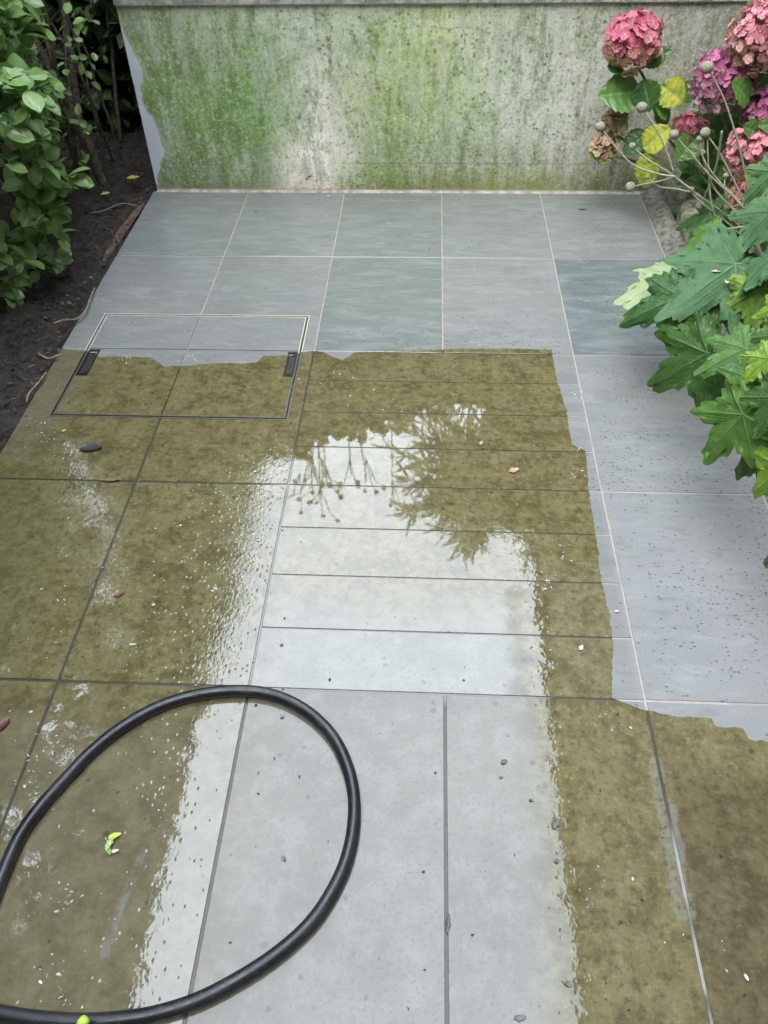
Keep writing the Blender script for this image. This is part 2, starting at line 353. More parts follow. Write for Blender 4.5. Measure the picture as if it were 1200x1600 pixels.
def mat_leaf(name, c1, c2, vein=(.2, .3, .12), yellow=None, yamt=.0, spots=0., rough=.32, transl=.22, spec=.5):
    """col = (closeness to vein, radial position, per-leaf random, age)"""
    s = material(name); att = s.node('ShaderNodeAttribute', attribute_name='col'); c = s.sep(att.outputs['Color']); a = att.outputs['Alpha']
    n = s.noise(s.pos, 55, 4, .6).outputs['Fac']; nb = s.noise(s.pos, 260, 2, .6).outputs['Fac']
    col = s.mix(s.math('MULTIPLY', s.add(c[2], s.mul(s.sub(n, .5), .5)), 1.0, clamp=True), c1, c2)
    col = s.mix(s.mul(s.sm(c[0], .55, 1.0), .6), col, vein)
    nm = s.noise(s.pos, 22, 4, .65).outputs['Fac']; col = s.mix(s.mul(s.sm(nm, .5, .72), .5), col, s.mix(1, col, (.42, .55, .5), 'MULTIPLY'))
    if spots: col = s.mix(s.mul(s.mul(s.sm(nb, .54, .64), s.sm(n, .40, .58)), spots), col, (.22, .30, .07))
    if yellow is not None:
        yv = s.sm(s.add(s.mul(s.sub(1, a), 1.1), s.mul(s.sub(n, .5), .9)), .35, .75); col = s.mix(yv, col, yellow)
        bn = s.mul(s.sm(s.add(c[1], s.mul(s.sub(n, .5), .6)), .85, 1.05), s.sm(a, .75, .4)); col = s.mix(s.mul(bn, .85), col, (.10, .035, .015))
    s.put(s.b.inputs['Base Color'], col); s.put(s.b.inputs['Roughness'], rough)
    s.b.inputs['Specular IOR Level'].default_value = spec
    s.put(s.b.inputs['Normal'], s.bump(s.add(s.mul(c[0], -.7), s.mul(n, .8)), .7, .004))
    if transl:
        t = s.node('ShaderNodeBsdfTranslucent'); s.put(t.inputs[0], s.mix(.5, col, (.16, .30, .03)))
        mx = s.node('ShaderNodeMixShader'); mx.inputs[0].default_value = transl
        s.l.new(s.b.outputs[0], mx.inputs[1]); s.l.new(t.outputs[0], mx.inputs[2]); s.l.new(mx.outputs[0], s.o.inputs[0])
    return s.mat
HEDGE = mat_leaf('griselinia_leaf', (.11, .21, .075), (.28, .43, .12), (.20, .32, .14), rough=.30)
SHRUB = mat_leaf('shrub_leaf', (.02, .045, .015), (.06, .11, .03), rough=.4)
STRAP = mat_leaf('strap_leaf', (.03, .06, .02), (.08, .12, .04), rough=.4)
HYDL = mat_leaf('hydrangea_leaf', (.045, .13, .035), (.12, .24, .05), (.26, .38, .15), yellow=(.50, .50, .07), spots=.15)
BIGL = mat_leaf('lobed_leaf', (.040, .105, .034), (.11, .225, .045), (.19, .32, .14), yellow=(.26, .36, .04), spots=.75, rough=.48, spec=.3, transl=.30)
PALEL = mat_leaf('pale_folded_leaf', (.23, .30, .13), (.33, .38, .20), (.42, .46, .28), rough=.5)
BLUEL = mat_leaf('blue_green_leaf', (.05, .12, .055), (.095, .19, .075), (.22, .34, .2), rough=.5, spots=.35, spec=.2)
LIMEL = mat_leaf('lime_leaf', (.15, .27, .03), (.24, .36, .045), (.34, .42, .1), rough=.4)
STEMG = simple('hydrangea_stem', (.07, .13, .04), (.16, .22, .08), 60, .5, .2, .001)
STEMA = simple('anemone_stem', (.19, .20, .12), (.33, .30, .21), 50, .6, .2, .001)
SEED = simple('seed_head_fuzz', (.15, .155, .10), (.36, .35, .26), 420, .95, 1., .003)

def mat_flower(name, top, mid, low):
    """col.g = height in the head, col.b = random"""
    s = material(name); att = s.node('ShaderNodeAttribute', attribute_name='col'); c = s.sep(att.outputs['Color'])
    n = s.noise(s.pos, 30, 3).outputs['Fac']
    n8 = s.noise(s.pos, 130, 3, .6).outputs['Fac']; h = s.add(c[1], s.add(s.mul(s.sub(c[2], .5), .40), s.add(s.mul(s.sub(n, .5), .7), s.mul(s.sub(n8, .5), .6))))
    col = s.mix(s.sm(h, .50, .80), mid, top); col = s.mix(s.sm(h, .42, .15), col, low)
    col = s.mix(s.mul(s.sm(c[0], .4, 1.), .45), col, (.75, .60, .50))
    col = s.mix(s.mul(s.sm(n8, .58, .40), .75), col, s.mix(1, col, (.5, .40, .40), 'MULTIPLY'))
    s.put(s.b.inputs['Base Color'], col); s.b.inputs['Roughness'].default_value = .75; s.b.inputs['Specular IOR Level'].default_value = .25; s.put(s.b.inputs['Normal'], s.bump(n8, .6, .003))
    t = s.node('ShaderNodeBsdfTranslucent'); s.put(t.inputs[0], col)
    mx = s.node('ShaderNodeMixShader'); mx.inputs[0].default_value = .3
    s.l.new(s.b.outputs[0], mx.inputs[1]); s.l.new(t.outputs[0], mx.inputs[2]); s.l.new(mx.outputs[0], s.o.inputs[0])
    return s.mat
F_PINKTAN = mat_flower('pink_and_tan_florets', (.74, .23, .32), (.60, .38, .25), (.46, .43, .22))
F_PURPLE = mat_flower('magenta_florets', (.58, .18, .34), (.54, .29, .36), (.46, .38, .32))
F_PINK = mat_flower('pink_florets', (.78, .32, .37), (.76, .43, .38), (.60, .46, .28))
F_SALMON = mat_flower('salmon_florets', (.74, .30, .27), (.70, .40, .30), (.58, .44, .27))
F_GREEN = mat_flower('faded_green_florets', (.56, .38, .26), (.44, .48, .20), (.34, .42, .16))

# ------------------------------------------------------------------ ground, patio
g = MB(); g.add([(-60, -60, -.06), (60, -60, -.06), (60, 60, -.06), (-60, 60, -.06)], [(0, 1, 2, 3)])
tag(g.build('ground', GROUND), kind='structure')

XS = [-.8, -.4, 0, .4, .8, 1.2]; YS = [-.055, -.6, -1.2, -1.8, -2.4, -3.0, -3.6, -4.2, -4.8]
COV = (-.7245, -.035, -1.541, -.997)
rects = []
for r in range(8):
    y1, y0 = YS[r], YS[r+1]; c = 0
    while c < 5:
        if r in (2, 3) and c == 2:
            for k in range(4): rects.append((0, .8, y1-.15*(k+1), y1-.15*k, .0016))
            c = 4; continue
        x1 = XS[c+1]
        rects.append((XS[c], x1, y0, y1, .0023 if r < 2 else .0027)); c += 1
pm = MB()
def slab(x0, x1, y0, y1, gap, tilt, col):
    """slab top with a fine arris; cut round the inspection cover"""
    cut = COV; pieces = []
    a = (x0 + (gap if x0 > -.79 else 0), x1-gap, y0+gap, y1-gap)
    if a[0] < cut[1] and a[1] > cut[0] and a[2] < cut[3] and a[3] > cut[2]:
        if a[2] < cut[2]: pieces.append((a[0], a[1], a[2], cut[2]))
        if a[3] > cut[3]: pieces.append((a[0], a[1], cut[3], a[3]))
        ya, yb = max(a[2], cut[2]), min(a[3], cut[3])
        if a[0] < cut[0]: pieces.append((a[0], cut[0], ya, yb))
        if a[1] > cut[1]: pieces.append((cut[1], a[1], ya, yb))
    else: pieces = [a]
    mx_, my_ = (x0+x1)/2, (y0+y1)/2
    zt = lambda x, y: tilt[0]*(x-mx_) + tilt[1]*(y-my_)
    ch = .0009
    for (p0, p1, q0, q1) in pieces:
        e = [ch if abs(v-w_) < 1e-6 else 0 for v, w_ in ((p0, a[0]), (p1, a[1]), (q0, a[2]), (q1, a[3]))]
        o = [(p0, q0), (p1, q0), (p1, q1), (p0, q1)]
        i = [(p0+e[0], q0+e[2]), (p1-e[1], q0+e[2]), (p1-e[1], q1-e[3]), (p0+e[0], q1-e[3])]
        v = [(x, y, zt(x, y)) for x, y in i] + [(x, y, zt(x, y)-ch) for x, y in o] + [(x, y, -.03) for x, y in o]
        f = [(0, 1, 2, 3)]
        for k in range(4):
            f += [(4+k, 4+(k+1) % 4, (k+1) % 4, k), (8+k, 8+(k+1) % 4, 4+(k+1) % 4, 4+k)]
        pm.add(v, f, [col]*12)
tints = {}
for i, (x0, x1, y0, y1, gap) in enumerate(rects):
    t = ((0, 0) if x0 == -.4 else (rng.uniform(-.0012, .0012), rng.uniform(-.0012, .0012))) if gap > .002 else (rng.uniform(-.0006, .0006), rng.uniform(-.0012, .0012))
    rr_, cc_ = int(round(-y1/.6)) if y1 < -.3 else 0, int(round((x0+.8)/.4))
    TI = {(0, 0): (.55, .3), (0, 1): (.5, .3), (0, 2): (.45, .35), (0, 3): (.55, .2), (0, 4): (.6, .3), (1, 0): (.75, .5), (1, 1): (.8, .2), (1, 2): (.15, .5), (1, 3): (.8, .1), (1, 4): (.3, .85), (2, 4): (.6, .4), (3, 4): (.7, .2), (4, 4): (.6, .3)}
    tv = TI.get((rr_, cc_), (.6, .3)); slab(x0, x1, y0, y1, gap, t, (tv[0]+rng.uniform(-.03, .03), tv[1]+rng.uniform(-.03, .03), rng.random(), 1))
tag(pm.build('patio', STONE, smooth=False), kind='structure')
jm = MB()
for (x0, x1, y0, y1) in ((-.795, COV[0], -4.8, -.052), (COV[1], 1.204, -4.8, -.052), (COV[0], COV[1], -4.8, COV[2]), (COV[0], COV[1], COV[3], -.052)):
    jm.add([(x0, y0, -.0016), (x1, y0, -.0016), (x1, y1, -.0016), (x0, y1, -.0016)], [(0, 1, 2, 3)])
tag(jm.build('patio_joints', MORTAR, smooth=False), kind='structure')

# soil beside the patio
sm_ = MB(); nx, ny = 70, 240; V = []
for j in range(ny+1):
    for i in range(nx+1):
        x = -2.4 + (2.4-.803)*i/nx; y = -4.9 + 6.6*j/ny
        z = -.004 + (fbm(x*9, y*9, 3)-.5)*.07 + (fbm(x*40, y*40, 9, 2)-.5)*.02 - .012*(i > nx-3)
        V.append((x, y, z))
F = [(j*(nx+1)+i, j*(nx+1)+i+1, (j+1)*(nx+1)+i+1, (j+1)*(nx+1)+i) for j in range(ny) for i in range(nx)]
sm_.add(V, F); tag(sm_.build('soil_bed', SOIL), kind='structure')
sb = MB(); nx, ny = 30, 160; V = []
for j in range(ny+1):
    for i in range(nx+1):
        x = 1.33 + .67*i/nx; y = -4.8 + 4.74*j/ny
        V.append((x, y, .045 + (fbm(x*9, y*9, 5)-.5)*.06))
sb.add(V, [(j*(nx+1)+i, j*(nx+1)+i+1, (j+1)*(nx+1)+i+1, (j+1)*(nx+1)+i) for j in range(ny) for i in range(nx)])
tag(sb.build('soil_bed', SOIL), kind='structure')

# litter on the soil
def mat_vcol(name, rough=.7, spec=.4):
    s = material(name); att = s.node('ShaderNodeAttribute', attribute_name='col'); n = s.noise(s.pos, 90, 3).outputs['Fac']
    s.put(s.b.inputs['Base Color'], s.mix(s.mul(n, .6), att.outputs['Color'], (0, 0, 0), 'MULTIPLY' if False else 'MIX'))
    s.b.inputs['Roughness'].default_value = rough; return s.mat
LITTER = mat_vcol('leaf_litter_bits'); FLECK = mat_vcol('fleck_bits', .6)
def chips(n, fx, fz, size, cols, mat, name, label, asp=.45, tilt=.35):
    b = MB()
    for _ in range(n):
        x, y = fx(); z = fz(x, y); L = random.uniform(*size); W = L*random.uniform(asp*.5, asp*1.4); a = random.uniform(0, 2*math.pi)
        t = Matrix.Rotation(a, 3, 'Z') @ Matrix.Rotation(random.gauss(0, tilt), 3, 'X') @ Matrix.Rotation(random.gauss(0, tilt), 3, 'Y')
        k = random.choice(cols); kf = random.uniform(.6, 1.3); k = (*[q*kf for q in k], 1); bend = random.uniform(-.2, .4)*L
        P = [(-L, 0, 0), (-L*.35, -W, bend*.3), (L*.4, -W*.8, bend*.4), (L, 0, 0), (L*.35, W, bend*.4), (-L*.4, W*.9, bend*.3), (0, 0, bend)]
        b.add([Vector((x, y, z)) + t @ Vector(p) for p in P], [(6, 0, 1), (6, 1, 2), (6, 2, 3), (6, 3, 4), (6, 4, 5), (6, 5, 0)], [k]*7)
    o = b.build(name, mat, smooth=False); return tag(o, label, 'leaf litter', kind='stuff')
def soilz(x, y): return -.004 + (fbm(x*9, y*9, 3)-.5)*.07 + random.uniform(.002, .014)
chips(6500, lambda: (-.812-abs(random.gauss(0, .45)), random.uniform(-2.6, .9)), soilz, (.002, .010),
      [(.045, .034, .024), (.03, .022, .016), (.07, .055, .042), (.025, .019, .014), (.04, .03, .022), (.035, .027, .02), (.16, .14, .11)], LITTER, 'leaf_litter',
      'brown and grey leaf litter and bark chips scattered over the dark soil beside the hedge')

# pale flecks lying on the wet slabs, thick in the clusters the picture shows
cl = [(60, 672, 14, 22), (95, 700, 16, 18), (195, 560, 8, 22), (200, 555, 7, 12), (300, 560, 10, 26), (480, 610, 18, 8), (545, 605, 18, 12), (600, 640, 18, 12),
      (390, 735, 12, 8), (390, 800, 26, 8), (420, 835, 24, 10), (280, 870, 24, 14), (330, 900, 22, 12), (205, 1005, 8, 6), (100, 940, 20, 6),
      (60, 1010, 22, 12), (70, 1195, 22, 12), (40, 1215, 16, 16), (100, 1140, 40, 14), (200, 1130, 50, 10), (270, 1200, 22, 14), (100, 1400, 22, 22), (85, 1520, 26, 18), (80, 1555, 24, 16),
      (905, 625, 10, 10), (910, 705, 10, 12), (905, 745, 12, 12), (955, 500, 50, 8), (880, 870, 10, 10), (860, 910, 8, 12), (945, 1110, 24, 10), (150, 1230, 90, 22), (300, 1000, 60, 14), (180, 880, 90, 16), (960, 1330, 40, 8), (1100, 1480, 50, 6)]
pts = []
for (cx_, cy_, s_, n_) in cl:
    for _ in range(n_): pts.append((random.gauss(cx_, s_), random.gauss(cy_, s_*.8)))
pts = [p for p in pts if p[1] > 548]
pts = [p for p in pts if random.random() < .75]
it = iter(pts)
def nextp():
    g_ = G(*next(it)); return g_.x, g_.y
chips(len(pts), nextp, lambda x, y: .0022, (.0012, .0046), [(.62, .60, .50), (.45, .44, .36), (.7, .7, .62)], FLECK, 'pale_flecks',
      'tiny pale flecks scattered over the wet olive slabs', asp=.4, tilt=.12)
chips(170, lambda: (lambda g_: (g_.x, g_.y))(G(random.uniform(200, 1190), random.choice([random.uniform(300, 560), random.uniform(560, 1600)]))), lambda x, y: .0022, (.0012, .0040),
      [(.02, .018, .012), (.035, .03, .02)], FLECK, 'dark_crumbs', 'small dark crumbs of soil scattered over the slabs', asp=.5, tilt=.15)

# ------------------------------------------------------------------ inspection cover
cx0, cx1, cy0, cy1 = COV
mc = empty('inspection_cover', ((cx0+cx1)/2, (cy0+cy1)/2, 0), 'rectangular steel-edged inspection cover inlaid with paving, set in the patio near the soil bed', 'manhole cover')
def ring(b, a, wd, z0, z1):
    x0, x1, y0, y1 = a
    b.box(x0, x1, y0, y0+wd, z0, z1); b.box(x0, x1, y1-wd, y1, z0, z1)
    b.box(x0, x0+wd, y0+wd, y1-wd, z0, z1); b.box(x1-wd, x1, y0+wd, y1-wd, z0, z1)
def frame_mat():
    s = material('cover_frame_steel'); U = unwashed(s); n = s.noise(s.pos, 45, 3).outputs['Fac']
    a_ = s.mix(n, (.38, .34, .28), (.60, .56, .48)); b_ = s.mix(n, (.05, .048, .035), (.16, .15, .12))
    s.put(s.b.inputs['Base Color'], s.mix(U, a_, b_)); s.b.inputs['Metallic'].default_value = .25; s.b.inputs['Roughness'].default_value = .4
    return s.mat
FRM = frame_mat()
b = MB(); ring(b, (cx0+.0004, cx1-.0004, cy0+.0004, cy1-.0004), .0042, -.04, .0012); kid(b.build('frame', FRM, smooth=False), mc)
b = MB(); ring(b, (cx0+.0104, cx1-.0104, cy0+.0104, cy1-.0104), .0038, -.04, .0008); kid(b.build('tray_edge', FRM, smooth=False), mc)
b = MB(); ring(b, (cx0+.0047, cx1-.0047, cy0+.0047, cy1-.0047), .0056, -.04, -.006); kid(b.build('seal', METALD, smooth=False), mc)
ix0, ix1, iy0, iy1 = cx0+.0144, cx1-.0144, cy0+.0144, cy1-.0144
jb = MB(); jb.box(ix0, ix1, iy0, iy1, -.04, -.004); kid(jb.build('mortar_bed', MORTAR, smooth=False), mc)
pm = MB(); COVs = COV; COV = (9, 9.1, 9, 9.1)
SL = [(ix0, ix0+.036, -1.345, -1.205), (ix1-.030, ix1, -1.335, -1.205)]
def inlay(x0, x1, y0, y1, gx0, gx1, gy0, gy1, slot, col):
    x0 += gx0; x1 -= gx1; y0 += gy0; y1 -= gy1; P = []
    if slot:
        sx0, sx1, sy0, sy1 = slot
        P.append((x0, x1, y0, sy0)); 
        if sy1 < y1-.001: P.append((x0, x1, sy1, y1))
        if sx0 <= x0+.001: P.append((sx1, x1, sy0, min(sy1, y1)))
        else: P.append((x0, sx0, sy0, min(sy1, y1)))
    else: P = [(x0, x1, y0, y1)]
    bb = MB()
    for p_ in P: bb.box(*p_, -.03, 0, col)
    return kid(bb.build('stone_inlay', STONE, smooth=False), mc)
c4 = [(.62, .3, .2, 1), (.7, .25, .4, 1), (.75, .5, .6, 1), (.8, .2, .8, 1)]
inlay(ix0, -.4, iy0, -1.2, 0, .002, 0, .002, SL[0], c4[0]); inlay(-.4, ix1, iy0, -1.2, .002, 0, 0, .002, SL[1], c4[1])
inlay(ix0, -.4, -1.2, iy1, 0, .002, .002, 0, None, c4[2]); inlay(-.4, ix1, -1.2, iy1, .002, 0, .002, 0, None, c4[3])
for (sx0, sx1, sy0, sy1) in SL:
    b = MB(); sy1 -= .004; b.box(sx0+.001, sx1-.001, sy0+.001, sy1, -.03, -.014); ring(b, (sx0+.001, sx1-.001, sy0+.001, sy1), .004, -.03, .0006)
    h = kid(b.build('lifting_slot', BLACK, smooth=False), mc)
    k2 = MB()
    for yy in (sy0+.012, sy1-.016): k2.box(sx0+.008, sx1-.008, yy, yy+.006, -.0138, -.004)
    k2.box(sx0+.010, sx1-.010, sy0+.03, sy1-.03, -.0138, -.006)
    kb = k2.build('lifting_bar', METALD, smooth=False); kb.parent = h
COV = COVs

# ------------------------------------------------------------------ mossy wall
WY = -.05; WX0, WX1, WH = -.785, 2.0, .667
gx = [200, 300, 400, 440, 500, 560, 600, 700, 800, 900, 1000, 1100]; gy = [10, 80, 140, 200, 250, 290]
tab = [
 [(112,130,88),(150,160,138),(160,176,152),(168,178,162),(166,176,160),(160,172,150),(150,162,128),(165,175,135),(160,166,150),(155,158,146),(140,140,130),(126,122,112)],
 [(115,132,84),(130,146,108),(126,152,106),(150,165,140),(176,180,170),(150,162,130),(142,156,108),(160,172,126),(170,176,165),(163,164,154),(140,138,126),(116,112,100)],
 [(105,130,72),(110,140,78),(108,146,80),(122,150,98),(204,204,198),(164,172,142),(142,158,96),(148,164,108),(172,178,168),(172,174,168),(146,143,130),(120,118,106)],
 [(116,138,86),(108,138,72),(104,142,74),(146,166,128),(216,214,210),(170,176,152),(138,154,100),(142,158,112),(164,170,158),(172,174,168),(142,139,126),(120,118,106)],
 [(108,124,84),(104,128,74),(134,152,116),(214,211,206),(224,221,217),(150,160,122),(122,138,86),(116,128,92),(134,140,120),(150,152,140),(120,118,98),(110,108,90)],
 [(98,108,82),(104,114,84),(160,166,148),(214,206,200),(212,204,198),(140,148,100),(120,132,72),(115,122,70),(138,145,85),(122,127,90),(110,106,80),(100,98,80)]]
lin = lambda c: tuple(((v/255)/12.92 if v/255 < .04045 else ((v/255+.055)/1.055)**2.4) for v in c)
gX = [GY(x, 150, WY).x for x in gx]; gZ = [max(0, GY(600, y, WY).z) for y in gy]
T = np.array([[lin(c) for c in row] for row in tab])
nx, nz = 260, 66; xs = np.linspace(WX0, WX1, nx+1); zs = np.linspace(0, WH, nz+1)
V = []; C = []
for z in zs:
    for x in xs:
        xx = x + (fbm(x*7, z*7, 21)-.5)*.16; zz = z + (fbm(x*6, z*4, 31)-.5)*.12
        k = []
        zi = np.interp(zz, gZ[::-1], range(len(gZ))[::-1]); xi = np.interp(xx, gX, range(len(gX)))
        i0, j0 = min(int(zi), len(gZ)-2), min(int(xi), len(gX)-2); a_, b_ = zi-i0, xi-j0
        c = (T[i0, j0]*(1-b_)+T[i0, j0+1]*b_)*(1-a_) + (T[i0+1, j0]*(1-b_)+T[i0+1, j0+1]*b_)*a_
        V.append((x, WY + (fbm(x*14, z*14, 11)-.5)*.003, z)); C.append((*c, 1))
F = [(j*(nx+1)+i, j*(nx+1)+i+1, (j+1)*(nx+1)+i+1, (j+1)*(nx+1)+i) for j in range(nz) for i in range(nx)]
def mat_wall():
    s = material('mossy_render'); p = s.pos; X, Y, Z = s.sep(p); att = s.node('ShaderNodeAttribute', attribute_name='col')
    n1 = s.noise(p, 55, 6, .75).outputs['Fac']; n2 = s.noise(s.vscale(p, (30, 30, 7)), 1, 5, .65).outputs['Fac']; n3 = s.noise(p, 220, 3, .7).outputs['Fac']; n4 = s.noise(p, 11, 4, .6).outputs['Fac']
    base = att.outputs['Color']; col = s.mix(1, base, (1.0, 1.0, 1.0), 'MULTIPLY')
    hs = s.node('ShaderNodeHueSaturation'); hs.inputs['Saturation'].default_value = .98; hs.inputs['Value'].default_value = 1.52; s.l.new(col, hs.inputs['Color']); col = hs.outputs[0]
    green = s.sm(X, .05, -.25)
    # blotchy contrast
    n5 = s.noise(p, 110, 5, .8).outputs['Fac']; n6 = s.noise(p, 330, 3, .75).outputs['Fac']
    col = s.mix(1, col, (1.0, .985, .88), 'MULTIPLY')
    col = s.mix(s.mul(s.sm(n4, .5, .68), .42), col, (.15, .22, .055))
    col = s.mix(s.mul(s.sm(n4, .5, .32), .35), col, (.50, .51, .45))
    col = s.mix(s.mul(s.sm(n2, .50, .66), .50), col, (.58, .60, .54))
    col = s.mix(s.mul(s.sm(n2, .50, .34), .55), col, (.12, .15, .05))
    col = s.mix(s.mul(s.sm(n1, .52, .66), .45), col, (.72, .76, .66))
    col = s.mix(s.mul(s.sm(n1, .48, .36), .45), col, (.10, .12, .05))
    col = s.mix(s.mul(s.sm(n5, .54, .66), .34), col, (.80, .82, .72)); col = s.mix(s.mul(s.sm(n5, .47, .36), .42), col, (.060, .062, .032))
    col = s.mix(s.mul(s.sm(n6, .54, .66), .22), col, (.85, .86, .8)); col = s.mix(s.mul(s.sm(n6, .46, .34), .28), col, (.05, .052, .03))
    # dark pits, centre and right
    v1 = s.vor(p, 62); r1 = s.sep(v1.outputs['Color']); pit = s.mul(s.sm(s.sub(s.add(v1.outputs['Distance'], s.mul(s.sub(n5, .5), .9)), s.mul(s.mul(r1[1], r1[1]), .34)), .08, -.02), s.math('LESS_THAN', r1[0], s.mul(s.mul(s.sm(X, -.25, .0), s.sm(n4, .35, .6)), .42)))
    col = s.mix(s.mul(pit, .5), col, (.05, .052, .038))
    # pale lichen rings, left
    v2 = s.vor(p, 38); r2 = s.sep(v2.outputs['Color']); d = v2.outputs['Distance']
    dd = s.add(d, s.mul(s.sub(n3, .5), .12))
    lr = s.mul(s.mul(s.sm(dd, .30, .24), s.sm(dd, .03, .16, .45, 1)), s.math('LESS_THAN', r2[0], s.mul(s.sm(X, .3, -.1), .30)))
    v3 = s.vor(p, 95); r3 = s.sep(v3.outputs['Color']); lr3 = s.mul(s.sm(v3.outputs['Distance'], .34, .22), s.math('LESS_THAN', r3[0], s.mul(green, .32)))
    col = s.mix(s.mul(s.math('MAXIMUM', lr, lr3), .62), col, (.46, .54, .36))
    run = s.noise(s.vscale(p, (14, 14, 3.2)), 1, 4, .6).outputs['Fac']; gz = s.math('MAXIMUM', s.sm(X, .0, -.2), s.mul(s.sm(X, .0, .12), s.sm(X, .75, .5)))
    col = s.mix(s.mul(s.mul(gz, s.sm(run, .50, .64)), .34), col, (.11, .18, .04)); col = s.mix(s.mul(s.sm(run, .47, .36), .28), col, (.50, .52, .46))
    ftg = s.mul(s.sm(s.add(Z, s.mul(s.sub(n4, .5), .12)), .10, .02), s.math('MAXIMUM', s.sm(X, .05, .15), s.sm(X, -.2, -.28))); col = s.mix(s.mul(ftg, .45), col, s.mix(n1, (.07, .10, .02), (.22, .27, .06)))
    # crack line
    cz = s.add(.115, s.mul(s.sub(s.noise(p, 20, 3).outputs['Fac'], .5), .008)); ck = s.mul(s.sm(s.math('ABSOLUTE', s.sub(Z, cz)), .004, .0), s.sm(X, -.1, .1)); col = s.mix(s.mul(ck, .35), col, (.05, .06, .04))
    # bare painted strip down the left end
    SR = [(.70, -.79), (.60, -.79), (.575, -.778), (.532, -.763), (.457, -.741), (.40, -.755), (.36, -.762), (.298, -.746), (.214, -.728), (.16, -.730), (.101, -.752), (.05, -.775), (0, -.79)]
    cv = s.curve(Z, SR, 0, .7, -.8, -.7); e = s.sub(s.add(X, s.add(s.mul(s.sub(n1, .5), .045), s.mul(s.sub(n4, .5), .05))), cv); st = s.sm(e, .002, -.002)
    col = s.mix(s.mul(s.sm(e, .014, .0), .6), col, (.48, .54, .36)); col = s.mix(st, col, s.mix(n2, (.52, .53, .60), (.66, .67, .72)))
    # pinkish mortar foot
    ft = s.sm(s.add(Z, s.mul(s.sub(n1, .5), .02)), .014, .008); col = s.mix(s.mul(ft, .8), col, s.mix(n1, (.30, .25, .20), (.66, .58, .52)))
    s.put(s.b.inputs['Base Color'], col); s.b.inputs['Roughness'].default_value = .85
    s.put(s.b.inputs['Normal'], s.bump(s.add(n1, s.add(s.mul(n3, .5), s.mul(pit, -.6))), .7, .004)); return s.mat
WALLM = mat_wall()
wall = empty('garden_wall', (WX0, .05, 0), 'low rendered garden wall blotched with green moss and pale lichen', 'wall')
wf = MB(); wf.add(V, F, C)
back = lambda x, z: (x, .15, z)
C0 = (.2, .2, .18, 1)
wf.add([(WX0, WY, 0), (WX0, .15, 0), (WX0, .15, WH), (WX0, WY, WH)], [(0, 3, 2, 1)], [C0]*4)
wf.add([(WX0, .15, 0), (WX1, .15, 0), (WX1, .15, WH), (WX0, .15, WH)], [(1, 0, 3, 2)], [C0]*4)
kid(wf.build('wall_body', WALLM), wall)
cpm = simple('coping_stone', (.16, .17, .13), (.42, .43, .38), 40, .85, .5, .003)
cb_ = MB(); x = WX0-.004
while x < WX1:
    x2 = min(x+.9, WX1); cb_.box(x+.002, x2-.002, -.062, .165, WH+.004, WH+.06); x = x2
kid(cb_.build('coping', cpm, smooth=False), wall)
lp = MB(); lp.box(WX0, WX1, -.056, .16, WH-.001, WH+.0035)
kid(lp.build('coping_joint', simple('pale_mortar', (.5, .5, .46), (.7, .7, .66), 60, .8), smooth=False), wall)
ftm = MB(); n_ = 180
for i in range(n_):
    xa, xb = WX0+(WX1-WX0)*i/n_, WX0+(WX1-WX0)*(i+1)/n_
    if xa > 1.2: break
    ha, hb_ = [.004+.007*fbm(q*30, 1, 44) for q in (xa, xb)]
    ftm.add([(xa, -.053, ha), (xb, -.053, hb_), (xb, -.058-hb_*.8, .0005), (xa, -.058-ha*.8, .0005)], [(3, 2, 1, 0)])
kid(ftm.build('mortar_fillet', simple('pink_mortar', (.22, .19, .15), (.46, .40, .34), 30, .8, .4, .003), smooth=True), wall)

# ------------------------------------------------------------------ bed edging on the right
ed = empty('bed_edging', (1.25, -2.4, 0), 'cracked cement haunch and mossy stones edging the raised flower bed', 'edging')
hz = MB(); n_ = 200; V = []
for i in range(n_+1):
    y = -.06 - 4.7*i/n_; nn = fbm(y*12, 0, 4)
    for j, (xx, zz) in enumerate(((1.203, .0), (1.215, .010), (1.24, .022), (1.27, .040), (1.275, -.03))):
        V.append((xx + (nn-.5)*.012*(j > 0), y, zz + (fbm(y*60, j*3.3, 6)-.5)*.008*(0 < j < 4)))
hz.add(V, [(i*5+j, i*5+j+1, (i+1)*5+j+1, (i+1)*5+j) for i in range(n_) for j in range(4)])
kid(hz.build('cement_haunch', simple('cracked_cement', (.07, .07, .055), (.23, .225, .19), 45, .85, .9, .008), smooth=True), ed)
STN = simple('mossy_stone', (.06, .075, .030), (.24, .24, .18), 34, .85, .9, .01)
def rock(name, c, r, seed, parent):
    b_ = MB(); n1, n2 = 16, 20; V = []
    for i in range(n1+1):
        th = math.pi*i/n1
        for k in range(n2):
            ph = 2*math.pi*k/n2; d = Vector((math.sin(th)*math.cos(ph), math.sin(th)*math.sin(ph), math.cos(th)))
            q = max(abs(d.x), abs(d.y), abs(d.z)); sc_ = (1/q)**.7*(.82+.36*fbm(d.x*2+seed, d.y*2+d.z*1.7, seed))
            V.append((c[0]+d.x*r[0]*sc_, c[1]+d.y*r[1]*sc_, c[2]+d.z*r[2]*sc_))
    b_.add(V, [(i*n2+k, (i+1)*n2+k, (i+1)*n2+(k+1) % n2, i*n2+(k+1) % n2) for i in range(n1) for k in range(n2)])
    return kid(b_.build(name, STN), parent)
y = -.15; k = 0
while y > -4.6:
    L = random.uniform(.10, .16); rock('edging_stone', (1.335+random.uniform(-.01, .01), y-L*.1, .05), (.062, L*.85, .058), k+3, ed); y -= L*2; k += 1

